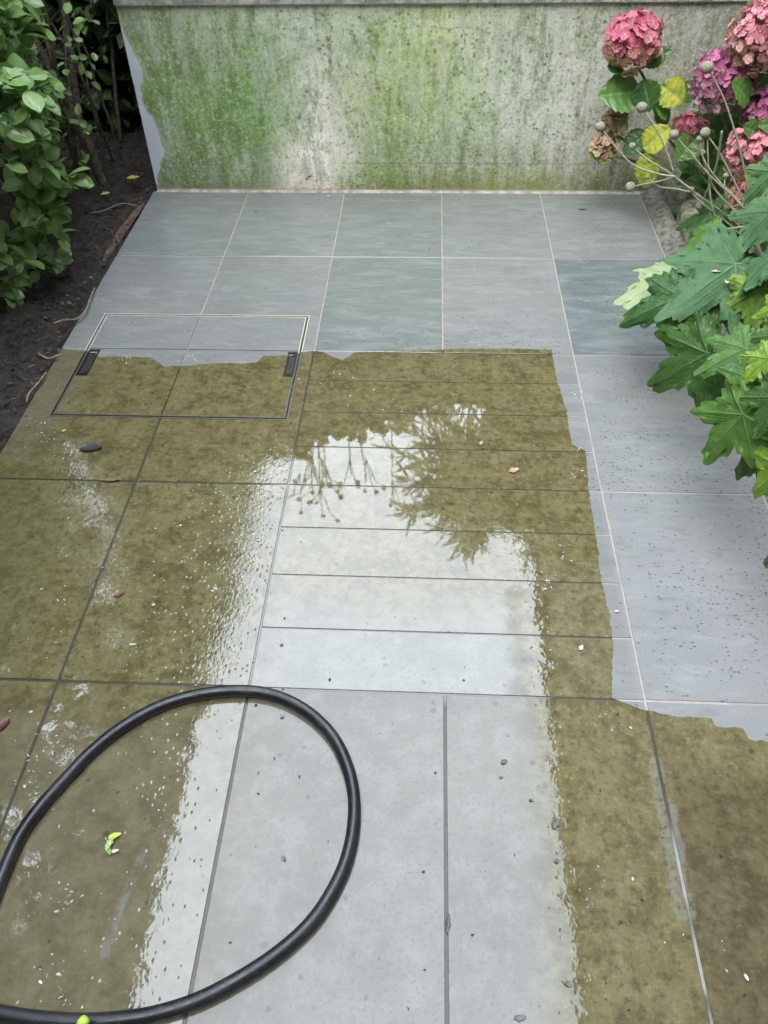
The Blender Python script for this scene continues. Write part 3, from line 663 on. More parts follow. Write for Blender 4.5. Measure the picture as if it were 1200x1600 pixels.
# ------------------------------------------------------------------ neighbouring building, added rear house and added fence that shade the yard and show in the wet slabs
def wall_building(name, label, x0, x1, y0, y1, h, side):
    t = empty(name, ((x0+x1)/2, (y0+y1)/2, 0), label, 'house')
    b_ = MB(); b_.box(x0, x1, y0, y1, -.05, h); kid(b_.build('wall', BRICKW, smooth=False), t)
    b_ = MB()
    if side == 'L': b_.tube([(x0-.06, y0, h-.02), (x0-.06, y1, h-.02)], .05, 10)
    else: b_.tube([(x0, y1+.06, h-.02), (x1, y1+.06, h-.02)], .05, 10)
    kid(b_.build('gutter', GUTTER), t)
    b_ = MB()
    if side == 'L': b_.add([(x0-.02, y0, h+.03), (x0-.02, y1, h+.03), (x1, y1, h+1.6), (x1, y0, h+1.6)], [(0, 1, 2, 3)])
    else: b_.add([(x0, y1+.02, h+.03), (x1, y1+.02, h+.03), (x1, y0, h+1.6), (x0, y0, h+1.6)], [(0, 1, 2, 3)])
    kid(b_.build('roof', FENCE, smooth=False), t); return t
wall_building('neighbouring_house', 'tall rendered side wall of the house to the right of the flower bed', 2.0, 4.0, -6.5, 9.0, 6.85, 'L')
wall_building('house', 'added rear house wall, out of view, cutting light from behind the patio', -4, 2.0, -8.6, -5.0, 5.2, 'F')  # unseen building added to block light from behind the patio
t = empty('added_fence', (-2.3, -1.5, 0), 'added dark fence that blocks sky and fills the shaded gap behind the hedge stems', 'fence')
b = MB()
for i in range(44): b.box(-2.36, -2.335, -5.0+i*.14, -5.0+i*.14+.136, -.05, 2.9)  # added boards, tall enough to keep sky out of the hedge gaps
kid(b.build('sky_block_boards', FENCE, smooth=False), t)
b = MB()
for i in range(12): b.box(-2.33+i*.14, -2.33+i*.14+.136, 1.12, 1.145, -.05, 1.9)  # added near-black boards standing in for the shade past the wall end
kid(b.build('shade_gap_boards', FENCE, smooth=False), t)

# ------------------------------------------------------------------ leaves
def leaf_grid(nu, nv, prof, fold=.25, curl=.2, wave=0.):
    """template: base at origin, tip at +Y, unit length"""
    V = []; C = []
    for j in range(nv+1):
        t = j/nv; w_ = prof(t)
        for i in range(-nu, nu+1):
            a = i/nu; x = a*w_
            z = fold*abs(x) - curl*t*t + wave*math.sin(t*14+i)*abs(a)
            V.append((x, t, z)); C.append((1-abs(a) if nu > 1 else (1. if i == 0 else 0.), max(t*.8, abs(a)), 0, 1))
    k = 2*nu+1
    F = [(j*k+i, j*k+i+1, (j+1)*k+i+1, (j+1)*k+i) for j in range(nv) for i in range(k-1)]
    return np.array(V), np.array(F), np.array(C, dtype=float)
obov = lambda t: .34*math.sin(math.pi*min(1, max(0, t))**1.25)**.62 if 0 < t < 1 else .015
ov = lambda t: (.40*math.sin(math.pi*t**.8)**.8 if 0 < t < 1 else .012)
L_FINE = leaf_grid(2, 6, obov, .22, .18); L_MED = leaf_grid(1, 3, obov, .22, .18)
def scatter(tmpl, P, D, N, S, rnd, age=None):
    """place copies: tip direction D, normal hint N, size S"""
    V0, F0, C0 = tmpl; n = len(P)
    D = D/np.linalg.norm(D, axis=1)[:, None]; Xa = np.cross(D, N); Xa /= np.linalg.norm(Xa, axis=1)[:, None]+1e-9; Na = np.cross(Xa, D)
    V = P[:, None] + S[:, None, None]*(V0[None, :, 0:1]*Xa[:, None] + V0[None, :, 1:2]*D[:, None] + V0[None, :, 2:3]*Na[:, None])
    F = (F0[None] + (np.arange(n)*len(V0))[:, None, None]).reshape(-1, F0.shape[1])
    C = np.repeat(C0[None], n, 0); C[:, :, 2] = rnd[:, None]
    if age is not None: C[:, :, 3] = age[:, None]
    return V.reshape(-1, 3), F, C.reshape(-1, 4)
def unit(n): v = rng.normal(size=(n, 3)); return v/np.linalg.norm(v, axis=1)[:, None]

# hedge
HX = -1.09
hedge = empty('hedge', (-1.4, -2.3, 0), 'tall evergreen hedge with rounded glossy leaves along the left soil bed', 'hedge')
def bulge(y, z): return .09*math.sin(y*3.1+4.2)+.07*math.sin(z*5+y*2)+.05*math.sin(y*9+z*7)
def hedge_pts(n, y0, y1, z0, z1, depth):
    y = rng.uniform(y0, y1, n); z = rng.uniform(z0, z1, n); d = np.abs(rng.normal(0, depth, n))
    lo = np.clip((2.2-z)/.4, 0, 1); x = HX - d + lo*np.array([bulge(a, b) for a, b in zip(y, z)]) + .13*np.clip((-.40-y)/.15, 0, 1)*np.clip((y+1.12)/.2, 0, 1)*np.clip((2.0-z)/.5, 0, 1) - lo*(.06*np.clip((y+.35)/.2, 0, 1) + .05*np.clip((-1.1-y)/.2, 0, 1))
    x += .0
    return np.stack([x, y, z], 1)
# near, seen leaves: clusters on shoot tips
cent = hedge_pts(1000, -2.1, .0, .04, 1.7, .09)
keep = np.array([fbm(c[1]*5, c[2]*5, 77, 2) > .44 for c in cent]); cent = cent[keep]
# thin the end of the hedge so that stems show
cent = cent[(cent[:, 1] < -.2) | (rng.random(len(cent)) < .3)]
P = []; D = []; S = []; Rn = []
for c in cent:
    ax = np.array([.8, rng.normal(0, .4), rng.normal(.25, .45)]); ax /= np.linalg.norm(ax); rr_ = rng.random()
    for k in range(rng.integers(5, 10)):
        d = ax*.5 + unit(1)[0]; P.append(c + ax*rng.uniform(-.03, .03)+unit(1)[0]*.008); D.append(d); S.append(rng.uniform(.038, .082)); Rn.append(np.clip(rr_*.6+rng.random()*.5-.05, 0, 1))
P = np.array(P); D = np.array(D); S = np.array(S); Rn = np.array(Rn)
Nn = np.array([.45, 0, 1.0])[None] + unit(len(P))*.6
v, f, c = scatter(L_FINE, P, D, Nn, S, Rn); kid(npmesh('foliage', v, f, c, HEDGE), hedge)
P = np.concatenate([hedge_pts(9000, -5.0, .1, 1.2, 3.20, .10), hedge_pts(7000, -4.6, .2, 2.0, 3.18, .06), hedge_pts(7000, .1, 3.6, 1.15, 3.35, .25)+np.array([.05, 0, 0]), hedge_pts(3500, -5.0, -2.0, .1, 1.3, .14), hedge_pts(4500, -5.0, -.25, .05, 3.2, .5)-np.array([.25, 0, 0])])
n = len(P); v, f, c = scatter(L_MED, P, unit(n)+np.array([.5, 0, .3]), unit(n)*.7+np.array([.5, 0, .8]), rng.uniform(.06, .11, n), rng.random(n)*.6)
kid(npmesh('upper_foliage', v, f, c, HEDGE), hedge)
# stems
def stem(root, pts, r0, r1, mat, name='stem', n=9, wob=.01):
    sp = spline(pts, 8); N = len(sp)
    sp = [p + Vector((random.gauss(0, wob*.3), random.gauss(0, wob*.3), 0)) for p in sp]
    b_ = MB(); b_.tube(sp, [r0+(r1-r0)*i/(N-1) for i in range(N)], n); return kid(b_.build(name, mat), root)
for pts_, r_ in ([((-1.03, .02, -.02), (-1.10, .06, .28), (-1.22, .10, .7), (-1.25, .12, 1.5))], .020), ([((-1.06, .0, -.02), (-1.14, -.02, .3), (-1.26, .0, .8), (-1.3, 0, 1.6))], .015), \
    ([((-1.12, .03, -.02), (-1.10, .22, .5), (-1.13, .3, .9), (-1.1, .3, 1.6))], .017), ([((-1.2, -.12, 0), (-1.22, -.2, .4), (-1.24, -.2, .9), (-1.3, -.2, 2))], .035), \
    ([((-1.22, -.3, 0), (-1.27, -.35, .4), (-1.25, -.3, 1.6))], .03), ([((-1.17, -.2, 0), (-1.12, -.12, .45), (-1.2, 0, 1.0))], .014), ([((-1.25, .1, 0), (-1.3, .35, .6), (-1.25, .4, 1.2))], .018),\
    ([((-1.3, -.9, 0), (-1.35, -.9, .6), (-1.3, -1, 2.6))], .035), ([((-1.3, -1.8, 0), (-1.35, -1.8, .6), (-1.3, -1.7, 2.6))], .035), ([((-1.3, -2.8, 0), (-1.35, -2.8, .6), (-1.3, -2.7, 2.6))], .035), ([((-1.3, -3.8, 0), (-1.35, -3.8, .6), (-1.3, -3.7, 2.6))], .035):
    stem(hedge, pts_[0], r_, r_*.6, BARK, wob=.012)
GTW = simple('grey_twig', (.06, .045, .035), (.16, .13, .10), 80, .8, .3, .001)
for _ in range(90):
    b = MB(); y = random.uniform(-1.6, .35); z = random.uniform(.08, .95); x = HX-.16+random.gauss(0, .06); p = Vector((x, y, z)); d = Vector((random.uniform(.2, 1), random.gauss(0, .6), random.gauss(.2, .5))).normalized()
    q = [p]; L_ = random.uniform(.08, .25)
    for k in range(4): d = (d+Vector((random.gauss(0, .3), random.gauss(0, .3), random.gauss(0, .3)))).normalized(); q.append(q[-1]+d*L_/4)
    b.tube(q, [.0028, .0024, .002, .0015, .001], 5); kid(b.build('twig', GTW), hedge)

SPR = [(125, 45, -.10), (146, 86, -.02), (118, 96, -.12), (140, 204, -.05), (114, 166, -.15), (96, 215, -.25), (108, 60, -.2), (134, 130, 0), (70, 150, -.35), (90, 120, -.3), (128, 20, -.05), (120, 250, -.1), (100, 290, -.2), (60, 330, -.4), (100, 10, -.2), (112, 190, -.05)]
P = []; D = []; S = []
for (x, y, yp) in SPR:
    c = np.array(GY(x, y, yp)); b = MB(); q = Vector(c); b.tube(spline([q, q+Vector((-.07, .03, -.04+random.gauss(0, .03))), q+Vector((-.15, .05, -.06+random.gauss(0, .05)))], 4), [.0014]*5+[.0024]*4, 5); kid(b.build('twig', GTW), hedge)
    for k in range(random.randint(2, 5)): P.append(c+rng.normal(0, .018, 3)); D.append(unit(1)[0]+np.array([.4, -.2, .1])); S.append(rng.uniform(.028, .05))
P, D, S = map(np.array, (P, D, S)); v, f, c = scatter(L_FINE, P, D, np.array([.3, -.4, .9])[None]+unit(len(P))*.5, S, rng.random(len(P))); kid(npmesh('outer_foliage', v, f, c, HEDGE), hedge)
for k in range(9):
    x0 = random.uniform(-1.3, -1.02); y0 = random.uniform(-.3, .5); dx, dy = random.gauss(0, .08), random.gauss(0, .12)
    stem(hedge, [(x0, y0, -.02), (x0+dx*.5, y0+dy*.5, .4), (x0+dx+random.gauss(0, .04), y0+dy, .85), (x0+dx*1.3, y0+dy*1.5, 1.5)], random.uniform(.005, .011), .004, BARK, wob=.01)
# ------------------------------------------------------------------ planting behind the wall (seen mirrored in the wet slabs)
def blob_shrub(name, label, blobs, dens, size, mat, stems):
    t = empty(name, (stems[0][0], stems[0][1], 0), label, 'shrub'); P = []
    for (c, r) in blobs:
        n = int(dens*r[0]*r[2]); u = unit(n)*(rng.random(n)**.28)[:, None]
        q = np.array(c)+u*np.array(r); P.append(q)
    P = np.concatenate(P); P = P[(P[:, 2] > .02) & (P[:, 1] > .26) & ((P[:, 0] > -.75) | (P[:, 2] > .95) | ((P[:, 2] < .7) & (P[:, 0] < -.9)))]; n = len(P)
    v, f, c = scatter(L_MED, P, unit(n)+np.array([0, 0, .1]), unit(n)*.6+np.array([0, 0, .8]), rng.uniform(*size, n), rng.random(n)); kid(npmesh('foliage', v, f, c, mat), t)
    b_ = MB()
    for (x, y, h) in stems: b_.tube(spline([(x, y, -.06), (x+.05, y+.02, h*.5), (x-.03, y, h)], 5), .02, 7)
    kid(b_.build('stem', BARK), t); return t
blob_shrub('shrub', 'dark leafy shrub beyond the mossy wall, left of the spiky plant', [((-.65, .75, 1.05), (.65, .42, 1.12)), ((-.1, .8, 1.0), (.6, .42, 1.0)), ((-1.05, .8, 1.5), (.45, .4, .9)), ((-1.6, .8, 1.6), (.5, .4, .9)), ((-1.3, .85, .30), (.45, .3, .45))], 9500, (.06, .11), SHRUB, [(-.6, .8, 1.5), (-.2, .8, 1.4)])
blob_shrub('shrub', 'dark leafy shrub beyond the mossy wall, below the spiky plant', [((.40, .75, .90), (.6, .40, .84)), ((1.0, .8, .95), (.55, .4, .90))], 9500, (.06, .11), SHRUB, [(.5, .8, 1.2), (.9, .8, 1.2)])
blob_shrub('shrub', 'dark leafy shrub beyond the mossy wall, next to the neighbouring house', [((1.45, .8, 1.3), (.55, .42, 1.4)), ((1.6, .8, 2.3), (.45, .4, 1.0)), ((1.12, .75, 2.1), (.38, .34, .62))], 9000, (.06, .11), SHRUB, [(1.5, .8, 1.8), (1.8, .8, 1.8)])
# feathery narrow-leaved tree, its sprays arching over the wall
sp_ = empty('willowy_shrub', (.85, .6, 0), 'tall shrub with arching sprays of narrow leaves beyond the mossy wall', 'shrub')
L_STRAP = leaf_grid(1, 4, lambda t: .055*math.sin(math.pi*(.06+.92*t))**.7 if t < 1 else .002, .3, .25)
def sprays(c, n, parent):
    P = []; D = []; S = []; b_ = []
    for k in range(n):
        a = rng.uniform(0, 2*math.pi); el = rng.uniform(.1, 1.3); L_ = rng.uniform(.35, .80); u = np.array([math.cos(a)*math.cos(el)-.12, math.sin(a)*math.cos(el), math.sin(el)]); droop = rng.uniform(.3, .9); pts = []
        c0 = np.array(c)+rng.normal(0, .10, 3)
        for t in np.linspace(0, 1, 12):
            p = c0+u*L_*t-np.array([0, 0, droop*L_*t*t]); pts.append(p)
            if t > .15:
                for q in range(4 if t < .9 else 6):
                    d = u*.7-np.array([0, 0, 1.2*droop*t])+unit(1)[0]*.75; P.append(p+unit(1)[0]*.012); D.append(d); S.append(rng.uniform(.09, .20))
        b_.append(pts)
    P, D, S = map(np.array, (P, D, S)); v, f, c_ = scatter(L_STRAP, P, D, unit(len(P))*.5+np.array([0, 0, 1.]), S, rng.random(len(P)))
    kid(npmesh('foliage', v, f, c_, STRAP), parent)
    m_ = MB()
    for pts in b_: m_.tube([Vector(p) for p in pts], [.006-.004*k/11 for k in range(12)], 5)
    return kid(m_.build('branches', BARK), parent)
sprays((.86, .60, 2.12), 95, sp_)
stem(sp_, [(.88, .62, -.06), (.90, .6, 1.1), (.86, .6, 2.3)], .04, .02, BARK, 'trunk')
# tall thin flowering stems with round buds, mirrored above the plank panel
tb = empty('tall_anemone', (-.15, .5, 0), 'tall thin stems with round seed heads standing beyond the mossy wall', 'plant')
for k in range(9):
    x = random.uniform(-.45, .25); y = .5; h = random.uniform(1.9, 2.35); top = Vector((x+random.gauss(0, .12), y-.1, h))
    b = MB(); b.tube(spline([(x*.6-.06, y, -.05), (x*.9, y, h*.6), top], 6), .004, 5); hds = []
    for q in range(3):
        e = top+Vector((random.gauss(0, .1), random.gauss(0, .05), random.uniform(.03, .16))); b.tube([top-Vector((0, 0, .15)), (top+e)/2, e], .003, 5); b2 = MB(); hds.append(b2); b2.tube([e-Vector((0, 0, .014)), e-Vector((0, 0, .009)), e, e+Vector((0, 0, .01)), e+Vector((0, 0, .014))], [.004, .013, .016, .012, .003], 7)
    st_ = kid(b.build('stem', STEMA), tb)
    for b2 in hds: b2.build('seed_head', SEED).parent = st_

# ------------------------------------------------------------------ leaves placed one by one
def frame_from(B, T_, nrm=(0, -.35, 1), roll=0):
    d = (T_-B); L_ = d.length; d.normalize(); n_ = Vector(nrm).normalized(); x = d.cross(n_).normalized()
    n_ = x.cross(d); q = Matrix.Rotation(roll, 3, d); return L_, q @ x, d, q @ n_
def ovate(parent, B, T_, mat, w_=.42, rnd=.5, age=1., roll=0, nrm=(0, -.5, .8), label=None, fold=.18, curl=.15, name='leaf'):
    L_, x, d, n_ = frame_from(B, T_, nrm, roll); nu, nv = 5, 14; V = []; C = []
    for j in range(nv+1):
        t = j/nv; ww = w_*(math.sin(math.pi*t**.82)**.75 if 0 < t < 1 else .01)
        ww *= 1+.05*((j % 2)*2-1)*(0 < t < 1)
        for i in range(-nu, nu+1):
            a = i/nu; z = fold*abs(a)*ww - curl*(t-.15)**2 + .018*math.sin(abs(a)*3+t*30)
            vein = max(1-abs(a)*4.5, .65*max(0, 1-abs(((t-abs(a)*.28)*7) % 1-.5)*5) if abs(a) > .05 else 0)
            V.append(B + (x*(a*ww) + d*t + n_*z)*L_); C.append((max(0, vein), max(t, abs(a)), rnd, age))
    k = 2*nu+1; b_ = MB(); b_.add(V, [(j*k+i, j*k+i+1, (j+1)*k+i+1, (j+1)*k+i) for j in range(nv) for i in range(k-1)], C)
    o = b_.build(name, mat); kid(o, parent)
    if label: o['label'] = label
    return o
def palmate(parent, B, T_, mat, rnd=.5, age=1., roll=0, nrm=(-.15, -.45, 1), seed=0, droop=.22, fold=.10, label=None, wide=1.0):
    L_, x, d, n_ = frame_from(B, T_, nrm, roll); rs = random.Random(seed)
    lobes = [(0, 1.0, .56), (R(52), .86*wide, .50), (R(-52), .86*wide, .50), (R(104), .62*wide, .48), (R(-104), .62*wide, .48)]
    lobes = [(a+rs.uniform(-.06, .06), l*rs.uniform(.92, 1.06), w_) for a, l, w_ in lobes]
    NA, NR = 156, 9
    def rad(th):
        r = .46 if abs(th) < 2.3 else .46*max(.25, 1-(abs(th)-2.3)/1.1)
        for (a, l, w_) in lobes:
            q = abs(th-a)/w_
            if q < 1: r = max(r, r+(l-r)*(1-q)**1.3)
        return r
    V = [B.copy()]; C = [(1, 0, rnd, age)]
    for j in range(1, NR+1):
        s_ = j/NR
        for k in range(NA):
            th = -math.pi + 2*math.pi*k/NA; r = rad(th)
            ser = abs((k % 6)/3-1); r *= 1 - (.13*ser + .05*rs.random())*(s_ > .85)
            rr_ = r*s_; da = min((abs(th-a), i_) for i_, (a, l, w_) in enumerate(lobes))[0]
            across = da*rr_; sub = max(0, 1-abs(((rr_*7 - da*3.2) % 1)-.5)*5)*.55 if across > .02 else 0
            vein = max(max(0, 1-across/.018), sub*(s_ < .95))
            z = -droop*rr_*rr_ - fold*min(across, .25)*1.2 - .014*sub + .02*math.sin(th*9+seed)*s_**3 + .020*math.sin(rr_*22+th*5)*s_ + .06*rr_*math.sin(th*1.3+seed)
            V.append(B + (x*(math.sin(th)*rr_) + d*(math.cos(th)*rr_) + n_*z)*L_); C.append((vein, s_*.92, rnd, age))
    F = [(0, 1+k, 1+(k+1) % NA) for k in range(NA)]
    F += [(1+(j-1)*NA+k, 1+j*NA+k, 1+j*NA+(k+1) % NA, 1+(j-1)*NA+(k+1) % NA) for j in range(1, NR) for k in range(NA)]
    b_ = MB(); b_.add(V, F, C); o = b_.build('leaf', mat); kid(o, parent)
    if label: o['label'] = label
    return o

# big lobed plant hanging over the slabs
bp = empty('lobed_leaf_plant', (1.5, -1.5, .05), 'leafy plant with large lobed green leaves spilling from the bed over the slabs', 'plant')
BL = [  # base px, tip px, z base, z tip, material, rnd, age, roll
 ((1058, 432), (960, 466), .30, .29, PALEL, .5, 1, .25, .75), ((1062, 464), (955, 504), .33, .24, BIGL, .0, 1, -.3, .8), ((1150, 412), (1033, 505), .40, .30, BLUEL, .35, 1, -.2, 1),
 ((1120, 470), (1086, 530), .32, .25, BIGL, .05, 1, 0, 1), ((1185, 452), (1168, 540), .38, .27, BIGL, .9, .55, .1, 1), ((1105, 552), (992, 618), .36, .22, BIGL, .25, 1, -.35, .9),
 ((1165, 545), (1078, 585), .42, .36, BIGL, .6, .9, .1, 1), ((1195, 600), (1086, 655), .40, .30, BIGL, .35, .95, 0, 1), ((1160, 648), (1084, 728), .38, .24, BIGL, .75, .9, .1, 1.05),
 ((1225, 730), (1153, 782), .36, .24, LIMEL, .3, 1, .1, 1), ((1235, 862), (1172, 884), .26, .18, BIGL, .1, 1, 0, .8), ((1205, 700), (1120, 745), .30, .18, BIGL, .1, 1, .1, .9),
 ((1205, 330), (1140, 395), .46, .38, BLUEL, .5, 1, .1, 1), ((1210, 268), (1152, 318), .60, .52, BLUEL, .7, 1, -.2, .9), ((1110, 332), (1048, 352), .24, .16, BIGL, .0, 1, 0, 1), ((1112, 362), (1050, 396), .28, .2, BIGL, .75, .7, .2, .9),
 ((1085, 398), (1052, 432), .2, .12, BIGL, .3, .7, 0, .8), ((1215, 400), (1115, 425), .46, .36, BLUEL, .3, 1, .1, .9), ((1200, 560), (1142, 600), .46, .40, LIMEL, .3, 1, .2, 1), ((1140, 590), (1100, 640), .26, .16, BIGL, .0, 1, .2, .8),
 ((1215, 480), (1165, 500), .46, .40, LIMEL, .6, 1, -.2, .9), ((1220, 620), (1165, 690), .46, .36, BIGL, .4, 1, .1, 1), ((1170, 500), (1120, 520), .22, .16, BIGL, .1, .9, 0, .8), ((1230, 520), (1185, 590), .5, .42, BIGL, .6, .8, 0, 1)]
crown = Vector((1.5, -1.45, .05)); pet = MB()
for i, (pb, pt, z0, z1, mt, rn, ag, ro, wd) in enumerate(BL):
    B, T_ = G(*pb, z0), G(*pt, z1); o = palmate(bp, B, T_, mt, rn, ag, ro, seed=i, wide=wd)
    cr_ = Vector((min(1.75, B.x+.35), B.y+.08, .05)); pet.tube(spline([cr_, (cr_+B)/2+Vector((.02, 0, .10)), B], 6), [.0045]*12+[.003], 6)
BL[0]; kid(pet.build('stems', STEMG), bp)
for i in range(46):      # leaves deeper in the bed
    y = random.uniform(-4.0, -.5); x = random.uniform(1.38, 1.85); z = random.uniform(.12, .42); a = random.uniform(2.2, 4.1); L_ = random.uniform(.10, .2)
    B = Vector((x, y, z)); T_ = B+Vector((math.cos(a)*L_, math.sin(a)*L_, -.04))
    palmate(bp, B, T_, random.choice([BIGL, BIGL, BLUEL]), random.random()*.8, random.uniform(.7, 1), random.uniform(-.3, .3), seed=100+i)

# hydrangea
hy = empty('hydrangea', (1.55, -.45, .05), 'hydrangea bush with pink, magenta and faded tan flower heads in front of the wall', 'shrub')
def florets(parent, c, r, n, mat, label, petal=.012, up=Vector((0, -.45, .9)), squash=(1, 1, 1), seed=0):
    rs = random.Random(seed); b_ = MB(); ga = math.pi*(3-5**.5); up = up.normalized()
    for k in range(n):
        zz = 1-1.78*(k+.5)/n; rr_ = math.sqrt(max(0, 1-zz*zz)); d = Vector((rr_*math.cos(ga*k), rr_*math.sin(ga*k), zz))
        q = Vector((0, 0, 1)).rotation_difference(up) @ d
        q = (q + Vector([rs.gauss(0, .10) for _ in range(3)])).normalized(); s_ = rs.uniform(.80, 1.10)*(.86+.30*fbm(q.x*1.6+seed, q.y*1.6+q.z*1.4, seed+50, 2))
        p = c + Vector((q.x*squash[0], q.y*squash[1], q.z*squash[2]))*r*s_
        n_ = (q + Vector([rs.gauss(0, .38) for _ in range(3)])).normalized(); x = n_.orthogonal().normalized(); x.rotate(Matrix.Rotation(rs.uniform(0, 6.28), 3, n_)); y = n_.cross(x)
        hgt = .5+.5*q.dot(Vector((-.1, -.35, .93)).normalized()); rn = rs.random(); cup = rs.uniform(-.1, .5)
        for m_ in range(4):
            a = m_*math.pi/2+rs.uniform(-.12, .12); u_ = x*math.cos(a)+y*math.sin(a); v_ = n_.cross(u_); L_ = petal*rs.uniform(.75, 1.2); W = L_*.60; pj = rs.gauss(0, .22)
            P = [(0, 0, 0), (.28, -.5, .08), (.62, -.95, .2), (.95, -.75, .34), (1.08, 0, .26), (.95, .75, .34), (.62, .95, .2), (.28, .5, .08), (.62, 0, .02)]
            V = [p + u_*(a_*L_) + v_*(b2_*W) + n_*(c_*L_*(cup+.35)) for a_, b2_, c_ in P]
            b_.add(V, [(k_, (k_+1) % 8, 8) for k_ in range(8)], [(max(0, 1-e_[0]*1.6) if mat is not F_PURPLE else max(0, e_[0]-.8)*2, hgt+.10*(e_[0]-.6), min(1, max(0, rn+pj)), 1) for e_ in P])
    # green heart that carries the florets
    o = b_.build('flower_head', mat, smooth=True); kid(o, parent); o['label'] = label
    core = MB(); V = []; n1, n2 = 8, 12
    for i in range(n1+1):
        th = math.pi*i/n1
        for k in range(n2):
            ph = 2*math.pi*k/n2; V.append(c+Vector((math.sin(th)*math.cos(ph)*squash[0], math.sin(th)*math.sin(ph)*squash[1], math.cos(th)*squash[2]))*r*.72)
    core.add(V, [(i*n2+k, (i+1)*n2+k, (i+1)*n2+(k+1) % n2, i*n2+(k+1) % n2) for i in range(n1) for k in range(n2)])
    co = core.build('flower_core', CORE); co.parent = o; return o
CORE = simple('flower_core', (.10, .07, .04), (.22, .12, .09), 90, .9, .5, .004)
HD = [((990, 66), -.30, .082, 105, F_PINKTAN, 'two-toned head, pink above and tan below, topmost left', .021, (1, 1, 1)),
      ((1192, 52), -.50, .092, 150, F_PINK, 'large pink head at the top right', .016, (1, 1, 1)),
      ((1130, 130), -.45, .090, 210, F_PURPLE, 'magenta head below the tall seed head', .013, (1, 1, .95)),
      ((1200, 180), -.52, .072, 150, F_PURPLE, 'dusky mauve head at the right edge', .013, (1, 1, 1)),
      ((1182, 240), -.60, .088, 150, F_PINK, 'bright pink head at the right edge', .015, (1.1, 1, .9)),
      ((1175, 308), -.66, .075, 130, F_SALMON, 'salmon pink head, lowest of the pink ones', .014, (1, 1, 1)),
      ((958, 195), -.28, .050, 40, F_GREEN, 'small faded tan and green head beside the wall', .020, (.8, .8, 1)),
      ((942, 230), -.30, .045, 34, F_GREEN, 'small faded green head drooping in front of the wall', .020, (.9, .8, 1)),
      ((1078, 200), -.30, .055, 60, F_PINKTAN, 'small half-hidden head with pink edge', .016, (1, 1, .8)),
      ((1175, 95), -.32, .055, 60, F_PINKTAN, 'small shaded head between the large pink heads', .015, (1, 1, 1))]
for i, (p, Yp, r, n, mt, lb, pe, sq) in enumerate(HD): 
    c = GY(*p, Yp); florets(hy, c, r, int(n*1.75), mt, lb, pe*.88, squash=sq, seed=i)
    b = MB(); base = Vector((1.55+random.uniform(-.1, .1), -.45+random.uniform(-.1, .1), .05)); c2 = c-Vector((0, -.02, r*.6))
    if i == 0: ppts = [c2, GY(1008, 125, -.28), GY(1030, 190, -.25), GY(1075, 255, -.3), base]
    else: ppts = [c2, (c2*.6+base*.4)+Vector((-.02, .03, .02)), base]
    b.tube(spline(ppts, 6), .005, 7); kid(b.build('stem', STEMG), hy)
HL = [((1000, 145), (937, 147), -.30, .46, .75, .95, 'round green leaf with brown spot'), ((1005, 124), (1016, 175), -.32, .45, .15, 1., None), ((1032, 132), (1070, 160), -.30, .50, .6, .42, 'yellowing leaf with brown holes'),
      ((1003, 98), (1048, 78), -.28, .36, .1, 1., None), ((1005, 232), (1047, 198), -.34, .45, .7, .40, 'yellow leaf with brown edge'), ((1012, 205), (975, 240), -.28, .42, .0, 1, None),
      ((1095, 208), (1058, 250), -.36, .45, .9, .62, 'lime leaf with brown tip'), ((1010, 238), (1012, 296), -.36, .36, .6, .5, 'drooping yellow and green leaf'), ((1100, 165), (1112, 240), -.30, .40, .8, .8, None),
      ((1060, 155), (1095, 128), -.26, .40, .4, .8, None), ((1030, 165), (1040, 200), -.24, .4, .0, 1, None), ((1150, 170), (1120, 215), -.35, .4, .1, 1, None), ((1160, 185), (1135, 240), -.3, .4, .9, .75, None),
      ((1205, 110), (1155, 165), -.45, .42, .0, 1, None), ((1205, 18), (1152, 42), -.4, .5, .1, 1, None), ((1185, 60), (1145, 75), -.3, .4, .6, .8, None), ((1130, 150), (1180, 140), -.5, .42, .5, .9, None),
      ((950, 100), (975, 112), -.3, .35, 0, 1, None), ((1140, 260), (1100, 285), -.2, .45, .1, 1, None), ((1120, 290), (1075, 310), -.2, .45, .0, 1, None), ((1095, 265), (1060, 290), -.2, .4, .5, .8, None),
      ((1190, 200), (1140, 190), -.3, .45, .0, 1, None), ((1180, 290), (1130, 300), -.4, .45, .0, 1, None), ((1200, 120), (1150, 110), -.25, .45, .0, 1, None)]
HL += [((1120, 175), (1092, 150), -.34, .42, .9, .7, None), ((1098, 185), (1128, 215), -.30, .42, .8, .6, None), ((1150, 215), (1112, 235), -.32, .42, .5, .9, None), ((1115, 225), (1100, 262), -.28, .42, .9, .65, None), ((1075, 275), (1105, 300), -.16, .42, .1, 1, None), ((1150, 290), (1128, 325), -.25, .42, .1, 1, None),
       ((1060, 250), (1088, 268), -.18, .42, .4, .8, None), ((1170, 160), (1148, 125), -.55, .40, .7, .8, None), ((1190, 215), (1165, 195), -.6, .40, .4, .9, None), ((1130, 95), (1160, 80), -.25, .42, .2, 1, None), ((1045, 180), (1025, 160), -.3, .4, .7, .7, None), ((1160, 340), (1120, 350), -.45, .42, .1, 1, None), ((1120, 340), (1085, 360), -.4, .42, .2, .9, None), ((1195, 285), (1165, 270), -.7, .4, .7, .8, None)]
for (pb, pt, Yp, w_, rn, ag, lb) in HL: ovate(hy, GY(*pb, Yp), GY(*pt, Yp-.03), HYDL, w_, rn, ag, random.uniform(-.25, .25), (0, -.8, .6), lb)
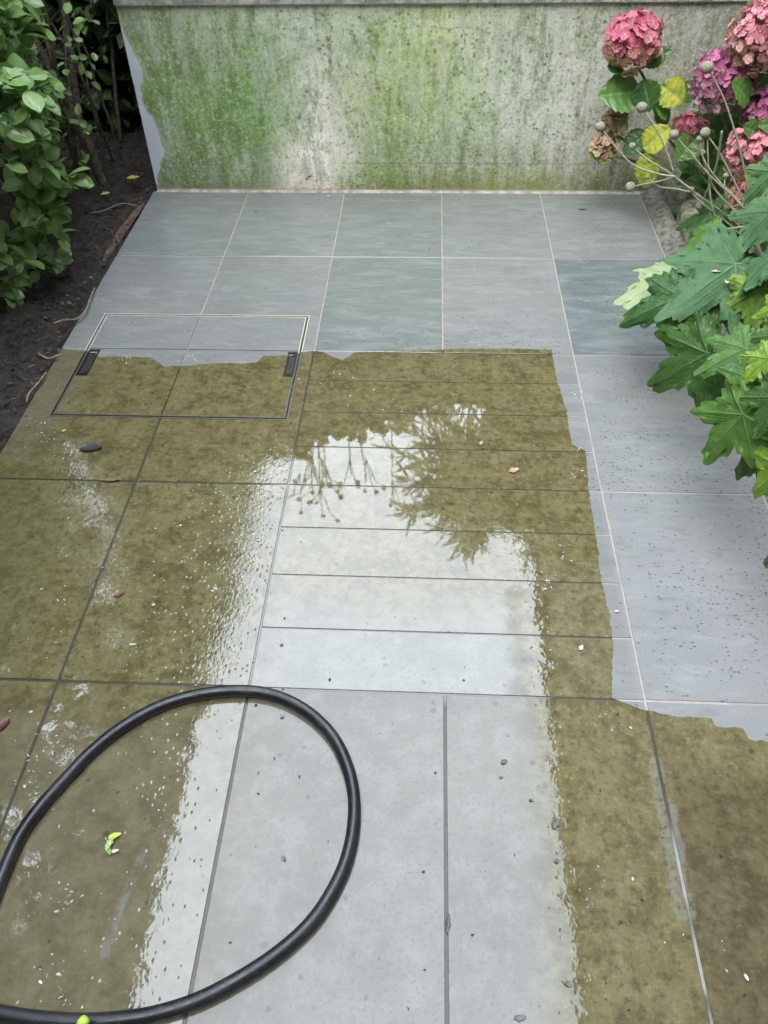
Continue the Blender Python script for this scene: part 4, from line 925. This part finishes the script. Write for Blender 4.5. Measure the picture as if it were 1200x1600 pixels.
for i in range(70):
    c = Vector((random.uniform(1.38, 1.95), random.uniform(-.75, -.12), random.uniform(.1, .62))); a = random.uniform(0, 6.28); L_ = random.uniform(.08, .13)
    ovate(hy, c, c+Vector((math.cos(a)*L_, -abs(math.sin(a))*L_, random.uniform(-.05, .02))), HYDL, .42, random.random()*.7, random.uniform(.7, 1), random.uniform(-.4, .4), (0, -.6, .8))

# seed heads on wiry stems
an = empty('anemone', (1.45, -.95, .05), 'spent anemone with round grey seed heads on wiry stems in front of the hydrangea', 'plant')
def sd(px, py, r, pts_, Yp=-.72, rr_=.0028):
    P = [GY(a, b_, Yp-.02*i_) for i_, (a, b_) in enumerate([(px, py)]+pts_)]
    b_ = MB(); b_.tube(spline(P, 7), [rr_*.8+rr_*.5*i_/(7*len(pts_)) for i_ in range(7*len(pts_)+1)], 6); st_ = kid(b_.build('stem', STEMA), an)
    if r:
        h = MB(); c = P[0]; V = []; n1, n2 = 10, 14
        for i_ in range(n1+1):
            th = math.pi*i_/n1
            for k in range(n2):
                ph = 2*math.pi*k/n2; rj = r*(1+random.uniform(-.05, .05)); V.append(c+Vector((math.sin(th)*math.cos(ph), math.sin(th)*math.sin(ph), math.cos(th)*.9))*rj)
        h.add(V, [(i_*n2+k, (i_+1)*n2+k, (i_+1)*n2+(k+1) % n2, i_*n2+(k+1) % n2) for i_ in range(n1) for k in range(n2)])
        ho = h.build('seed_head', SEED); ho.parent = st_
for a in ((1003, 168, .0165, [(1022, 195), (1040, 232), (1052, 268)]), (938, 198, .016, [(958, 225), (990, 258), (1030, 272), (1056, 276)]), (988, 228, .011, [(1010, 248), (1042, 268), (1080, 296)]),
          (985, 292, .017, [(1022, 285), (1056, 277)]), (1012, 277, .006, [(1028, 291), (1055, 295), (1078, 300)]), (1080, 296, .010, [(1110, 318), (1150, 348), (1215, 412)]), (1080, 300, 0, [(1100, 320), (1150, 360), (1200, 420)]),
          (1053, 210, .015, [(1078, 238), (1110, 275), (1150, 312), (1180, 350)]), (1105, 105, .019, [(1130, 152), (1148, 205), (1163, 265), (1178, 345)]), (1102, 207, .016, [(1125, 240), (1148, 285), (1170, 330)]),
          (1093, 217, .010, [(1100, 250), (1125, 285), (1155, 315), (1180, 360)]), (1094, 321, .015, [(1104, 300), (1120, 255), (1128, 205)]), (1134, 275, .010, [(1132, 292), (1140, 320)]), (1097, 238, .011, [(1103, 262), (1120, 300), (1160, 340)]),
          (1105, 212, 0, [(1107, 260), (1112, 320), (1135, 395)])): sd(*a)
sd(1168, 427, .014, [(1185, 440), (1215, 455)], -1.35)
sd(1172, 350, 0, [(1180, 380), (1200, 420)], -1.1, .006)

# ------------------------------------------------------------------ hose
HZ = .0125
hp = [(-40, 1470), (-14, 1412), (4, 1366), (30, 1308), (62, 1262), (100, 1219), (145, 1172), (195, 1133), (250, 1103), (310, 1085), (375, 1079), (428, 1086), (478, 1110), (518, 1148), (542, 1195), (553, 1245), (551, 1300), (537, 1355), (510, 1408), (478, 1450), (430, 1492), (372, 1530), (310, 1562), (250, 1582), (195, 1592), (130, 1596), (60, 1592), (0, 1583), (-60, 1570), (-140, 1550)]
P = [G(x, y, HZ) for x, y in hp]; b = MB(); b.tube(spline(P, 10), .0116, 20)
o = b.build('garden_hose', HOSE, origin=tuple(P[0])); tag(o, 'thick black rubber hose looped on the wet slabs', 'hose')

# ------------------------------------------------------------------ single fallen things
DEAD = {}
def deadmat(name, a, b_): 
    if name not in DEAD: DEAD[name] = simple(name, a, b_, 120, .55, .5, .002, coat=.3)
    return DEAD[name]
def scrap(px, py, L_, W, ang, mat, name, label, cat, z=.0025, curl=.25, seed=0, grp=None, pos_=None):
    rs = random.Random(seed); c = pos_ if pos_ is not None else G(px, py, z); d = Vector((math.cos(ang), math.sin(ang), 0)); x = Vector((-d.y, d.x, 0)); nu, nv = 2, 7; V = []
    for j in range(nv+1):
        t = j/nv; ww = W/2*(math.sin(math.pi*(.06+.9*t))**.8)*rs.uniform(.8, 1.15)
        for i in range(-nu, nu+1):
            a = i/nu; V.append(d*((t-.5)*L_)+x*(a*ww*rs.uniform(.75, 1.2))+Vector((0, 0, abs(a)**1.5*ww*curl+.5*curl*L_*(t-.5)**2+rs.uniform(0, .0006))))
    k = 2*nu+1; f = [(j*k+i, j*k+i+1, (j+1)*k+i+1, (j+1)*k+i) for j in range(nv) for i in range(k-1)]
    m_ = len(V); V2 = V+[v-Vector((0, 0, .0006)) for v in V]; f2 = f+[tuple(q+m_ for q in reversed(p_)) for p_ in f]
    b_ = MB(); b_.add(V2, f2); o = b_.build(name, mat); o.location = c; return tag(o, label, cat, grp)
bk = deadmat('black_leaf', (.012, .012, .012), (.03, .03, .03)); rd = deadmat('rusty_leaf', (.12, .05, .028), (.20, .10, .06)); org = deadmat('orange_leaf', (.34, .19, .11), (.44, .28, .19)); wine = deadmat('wine_leaf', (.07, .015, .01), (.12, .03, .02))
brn = deadmat('brown_scrap', (.035, .03, .022), (.10, .09, .07)); yel = deadmat('yellow_leaf', (.45, .38, .05), (.55, .45, .1)); tan = deadmat('tan_scrap', (.40, .35, .28), (.6, .55, .45)); grn = deadmat('green_leaf', (.14, .28, .05), (.40, .50, .22)); lime = deadmat('lime_tip', (.42, .58, .04), (.55, .70, .12))
scrap(142, 700, .062, .034, .1, bk, 'fallen_leaf', 'flat black wet leaf on the olive slab below the inspection cover', 'leaf', seed=1)
scrap(172, 750, .050, .013, .05, rd, 'fallen_leaf', 'narrow rusty leaf lying across the slab joint at the left', 'leaf', seed=2)
scrap(186, 927, .022, .018, .6, rd, 'fallen_leaf', 'small brick-red leaf scrap in the middle of the left olive slabs', 'leaf', seed=3)
scrap(803, 735, .030, .018, .4, org, 'fallen_leaf', 'pale orange curled leaf with a stalk on the plank slabs', 'leaf', seed=4)
scrap(752, 692, .018, .010, 1.2, org, 'fallen_leaf', 'tiny orange leaf scrap farther back on the plank slabs', 'leaf', seed=5)
scrap(5, 1132, .03, .022, 1.0, wine, 'fallen_leaf', 'dark wine-red leaf at the left edge', 'leaf', seed=6)
scrap(100, 673, .012, .010, .3, yel, 'fallen_leaf', 'tiny yellow leaf just below the inspection cover', 'leaf', seed=7)
scrap(208, 278, .05, .035, .3, yel, 'fallen_leaf', 'ochre leaf on the soil beside the end of the wall', 'leaf', z=.03, seed=8)
scrap(165, 303, .035, .03, .6, grn, 'fallen_leaf', 'pale green leaf on the dark soil', 'leaf', z=.03, seed=9)
for k, (x, y, L_, W, a, lb) in enumerate([(788, 1190, .016, .012, .5, 'dark crumb with wet halo, upper of those right of the long joint'), (868, 1287, .024, .016, 1.0, 'largest dark folded scrap on the pale slabs'), (870, 1345, .012, .009, .2, 'small dark round scrap just below the folded one'),
        (813, 1590, .022, .013, .1, 'dark curled scrap at the bottom edge of the picture'), (888, 1537, .010, .016, 1.4, 'brown oval scrap near the bottom, at the edge of the olive patch'), (443, 1341, .014, .010, 2.3, 'dark split scrap inside the hose loop'), (783, 1214, .008, .006, .3, 'tiny dark crumb under the upper scrap'),
        (870, 1370, .006, .005, 0, 'tiny dark dot, lower of two below the folded scrap'), (873, 1398, .006, .005, 0, 'tiny dark dot, lowest of the row below the folded scrap'), (441, 1120, .010, .008, .4, 'dark crumb near the top of the hose loop'), (830, 1250, .005, .012, 1.5, 'thin dark seed right of the upper scrap'), (400, 330, .014, .012, 1.2, 'dark crumb on the grey slab near the wall foot'),
        (910, 327, .035, .012, .05, 'olive smear of wet leaf on the far right grey slab'), (440, 1007, .010, .006, .3, 'dark seed on the bright slab above the hose'), (365, 775, .012, .008, .3, 'dark crumb at the top of the rippled water')]):
    scrap(x, y, L_*.85, W*.75, a, brn, 'dark_scrap', lb, 'debris', curl=.12, seed=20+k, grp='dark plant scraps on the slabs')
scrap(700, 1442, .030, .008, 1.5, brn, 'dark_scrap', 'knotted scrap caught in the long slab joint', 'debris', seed=60, grp='dark plant scraps on the slabs')
for k, (x, y, L_, W, a, lb) in enumerate([(1166, 1527, .016, .010, 2.0, 'cream scrap on the dark brown slab in the right corner'), (908, 1012, .022, .020, 1, 'pale ring-shaped scrap on the olive strip of the planks'), (852, 920, .012, .01, .4, 'pink-tinged scrap at the edge of the bright reflection'), (964, 955, .018, .010, .1, 'tan scrap near the pale joint at the right'),
        (240, 945, .012, .012, .2, 'white curled scrap near the rusty leaf'), (208, 1007, .022, .010, .2, 'white crossed scrap on the left slab'), (513, 306, .020, .012, 2.6, 'cream leaf at the wall foot'), (282, 821, .010, .010, .3, 'white flake on the left olive slab')]):
    scrap(x, y, L_*.65, W*.5, a, tan, 'pale_scrap', lb, 'debris', seed=80+k, grp='pale plant scraps on the slabs')
sg = empty('green_sprig', G(175, 1318), 'small green sprig with chewed leaves inside the hose loop', 'leaf')
for k, (x, y, L_, a, mt) in enumerate([(180, 1306, .022, .4, lime), (172, 1318, .024, 1.4, grn), (170, 1328, .020, 2.2, grn), (180, 1330, .014, .3, tan)]):
    o = scrap(x, y, L_, L_*.5, a, mt, 'leaf', None, None, z=.004, curl=.5, seed=110+k); o.parent = sg; o.location = o.location-sg.location
lt = MB(); Pt = [G(122, 1612, .03), G(128, 1600, .045), G(136, 1590, .05)]; lt.tube(spline(Pt, 5), [.004, .005, .006, .007, .0075, .008, .0085, .0085, .008, .007, .003], 8)
o = lt.build('leaf_tip', lime, origin=tuple(Pt[0])); tag(o, 'bright lime green shoot tip rising over the hose at the bottom edge', 'shoot')
# scrap on the wall
c = GY(480, 277, -.056); b = MB()
for (a, L_) in ((.4, .018), (2.4, .013), (4.2, .012), (5.4, .009)):
    b.add([c, c+Vector((math.cos(a)*L_*.6-.003, -.002, math.sin(a)*L_*.6+.003)), c+Vector((math.cos(a)*L_, -.004, math.sin(a)*L_)), c+Vector((math.cos(a)*L_*.6+.003, -.002, math.sin(a)*L_*.6-.003))], [(0, 1, 2, 3)])
o = b.build('dead_leaf', bk, origin=tuple(c), smooth=False); tag(o, 'small black crumpled leaf stuck low on the pale part of the wall', 'leaf')
# twigs on the soil
for k, (pp, r_, lb) in enumerate([([(148, 450), (140, 468), (134, 485), (120, 498), (100, 500), (84, 505)], .0028, 'curved pale twig on the soil beside the inspection cover'), ([(72, 582), (58, 600), (45, 615), (42, 628)], .0026, 'short pale twig on the soil at the patio edge'),
        ([(95, 553), (75, 560), (60, 552)], .003, 'forked yellowish twig between the two pale twigs'), ([(215, 322), (190, 318), (160, 330), (140, 332)], .0022, 'thin twig on the soil near the wall end')]):
    P = [G(x, y, .018) for x, y in pp]; b = MB(); b.tube(spline(P, 5), r_, 6); tag(b.build('twig', TWIG, origin=tuple(P[0])), lb, 'twig', 'twigs on the soil')
# worn brick edge beside the patio
b = MB(); n_ = 36; e0, e1 = G(226, 318, 0), G(163, 412, 0); V = []
for i in range(n_+1):
    t = i/n_; p = e0.lerp(e1, t); wd = .010+.030*math.sin(math.pi*t)**.7*(.6+.8*fbm(t*9, 0, 71))
    for j in range(5):
        a = j/4; V.append((min(p.x, -.806)-a*wd, p.y, -.004+.010*math.sin(math.pi*a)**.6*(.6+.8*fbm(t*30, a*3, 72)) - .012*(a == 1)))
b.add(V, [(i*5+j, (i+1)*5+j, (i+1)*5+j+1, i*5+j+1) for i in range(n_) for j in range(4)])
tag(b.build('brick_edge', simple('worn_brick', (.045, .030, .022), (.17, .10, .075), 60, .9, .8, .005), origin=tuple(V[0])), 'worn reddish brick edge showing between soil and the far left slab', 'edging')

for k, (x, y, z, L_, W, a, lb) in enumerate([(1168, 621, .375, .030, .022, .7, 'cream petal lying on a lobed green leaf'), (1122, 424, .385, .034, .012, .2, 'pinkish dried petal on the upper lobed leaf'), (1136, 440, .38, .020, .012, 1.2, 'small pale dried petal on the upper lobed leaf, below the pink one')]):
    scrap(x, y, L_, W, a, tan if k != 1 else deadmat('pink_petal', (.5, .3, .26), (.6, .42, .36)), 'dried_petal', lb, 'petal', z=z, curl=.4, seed=140+k)
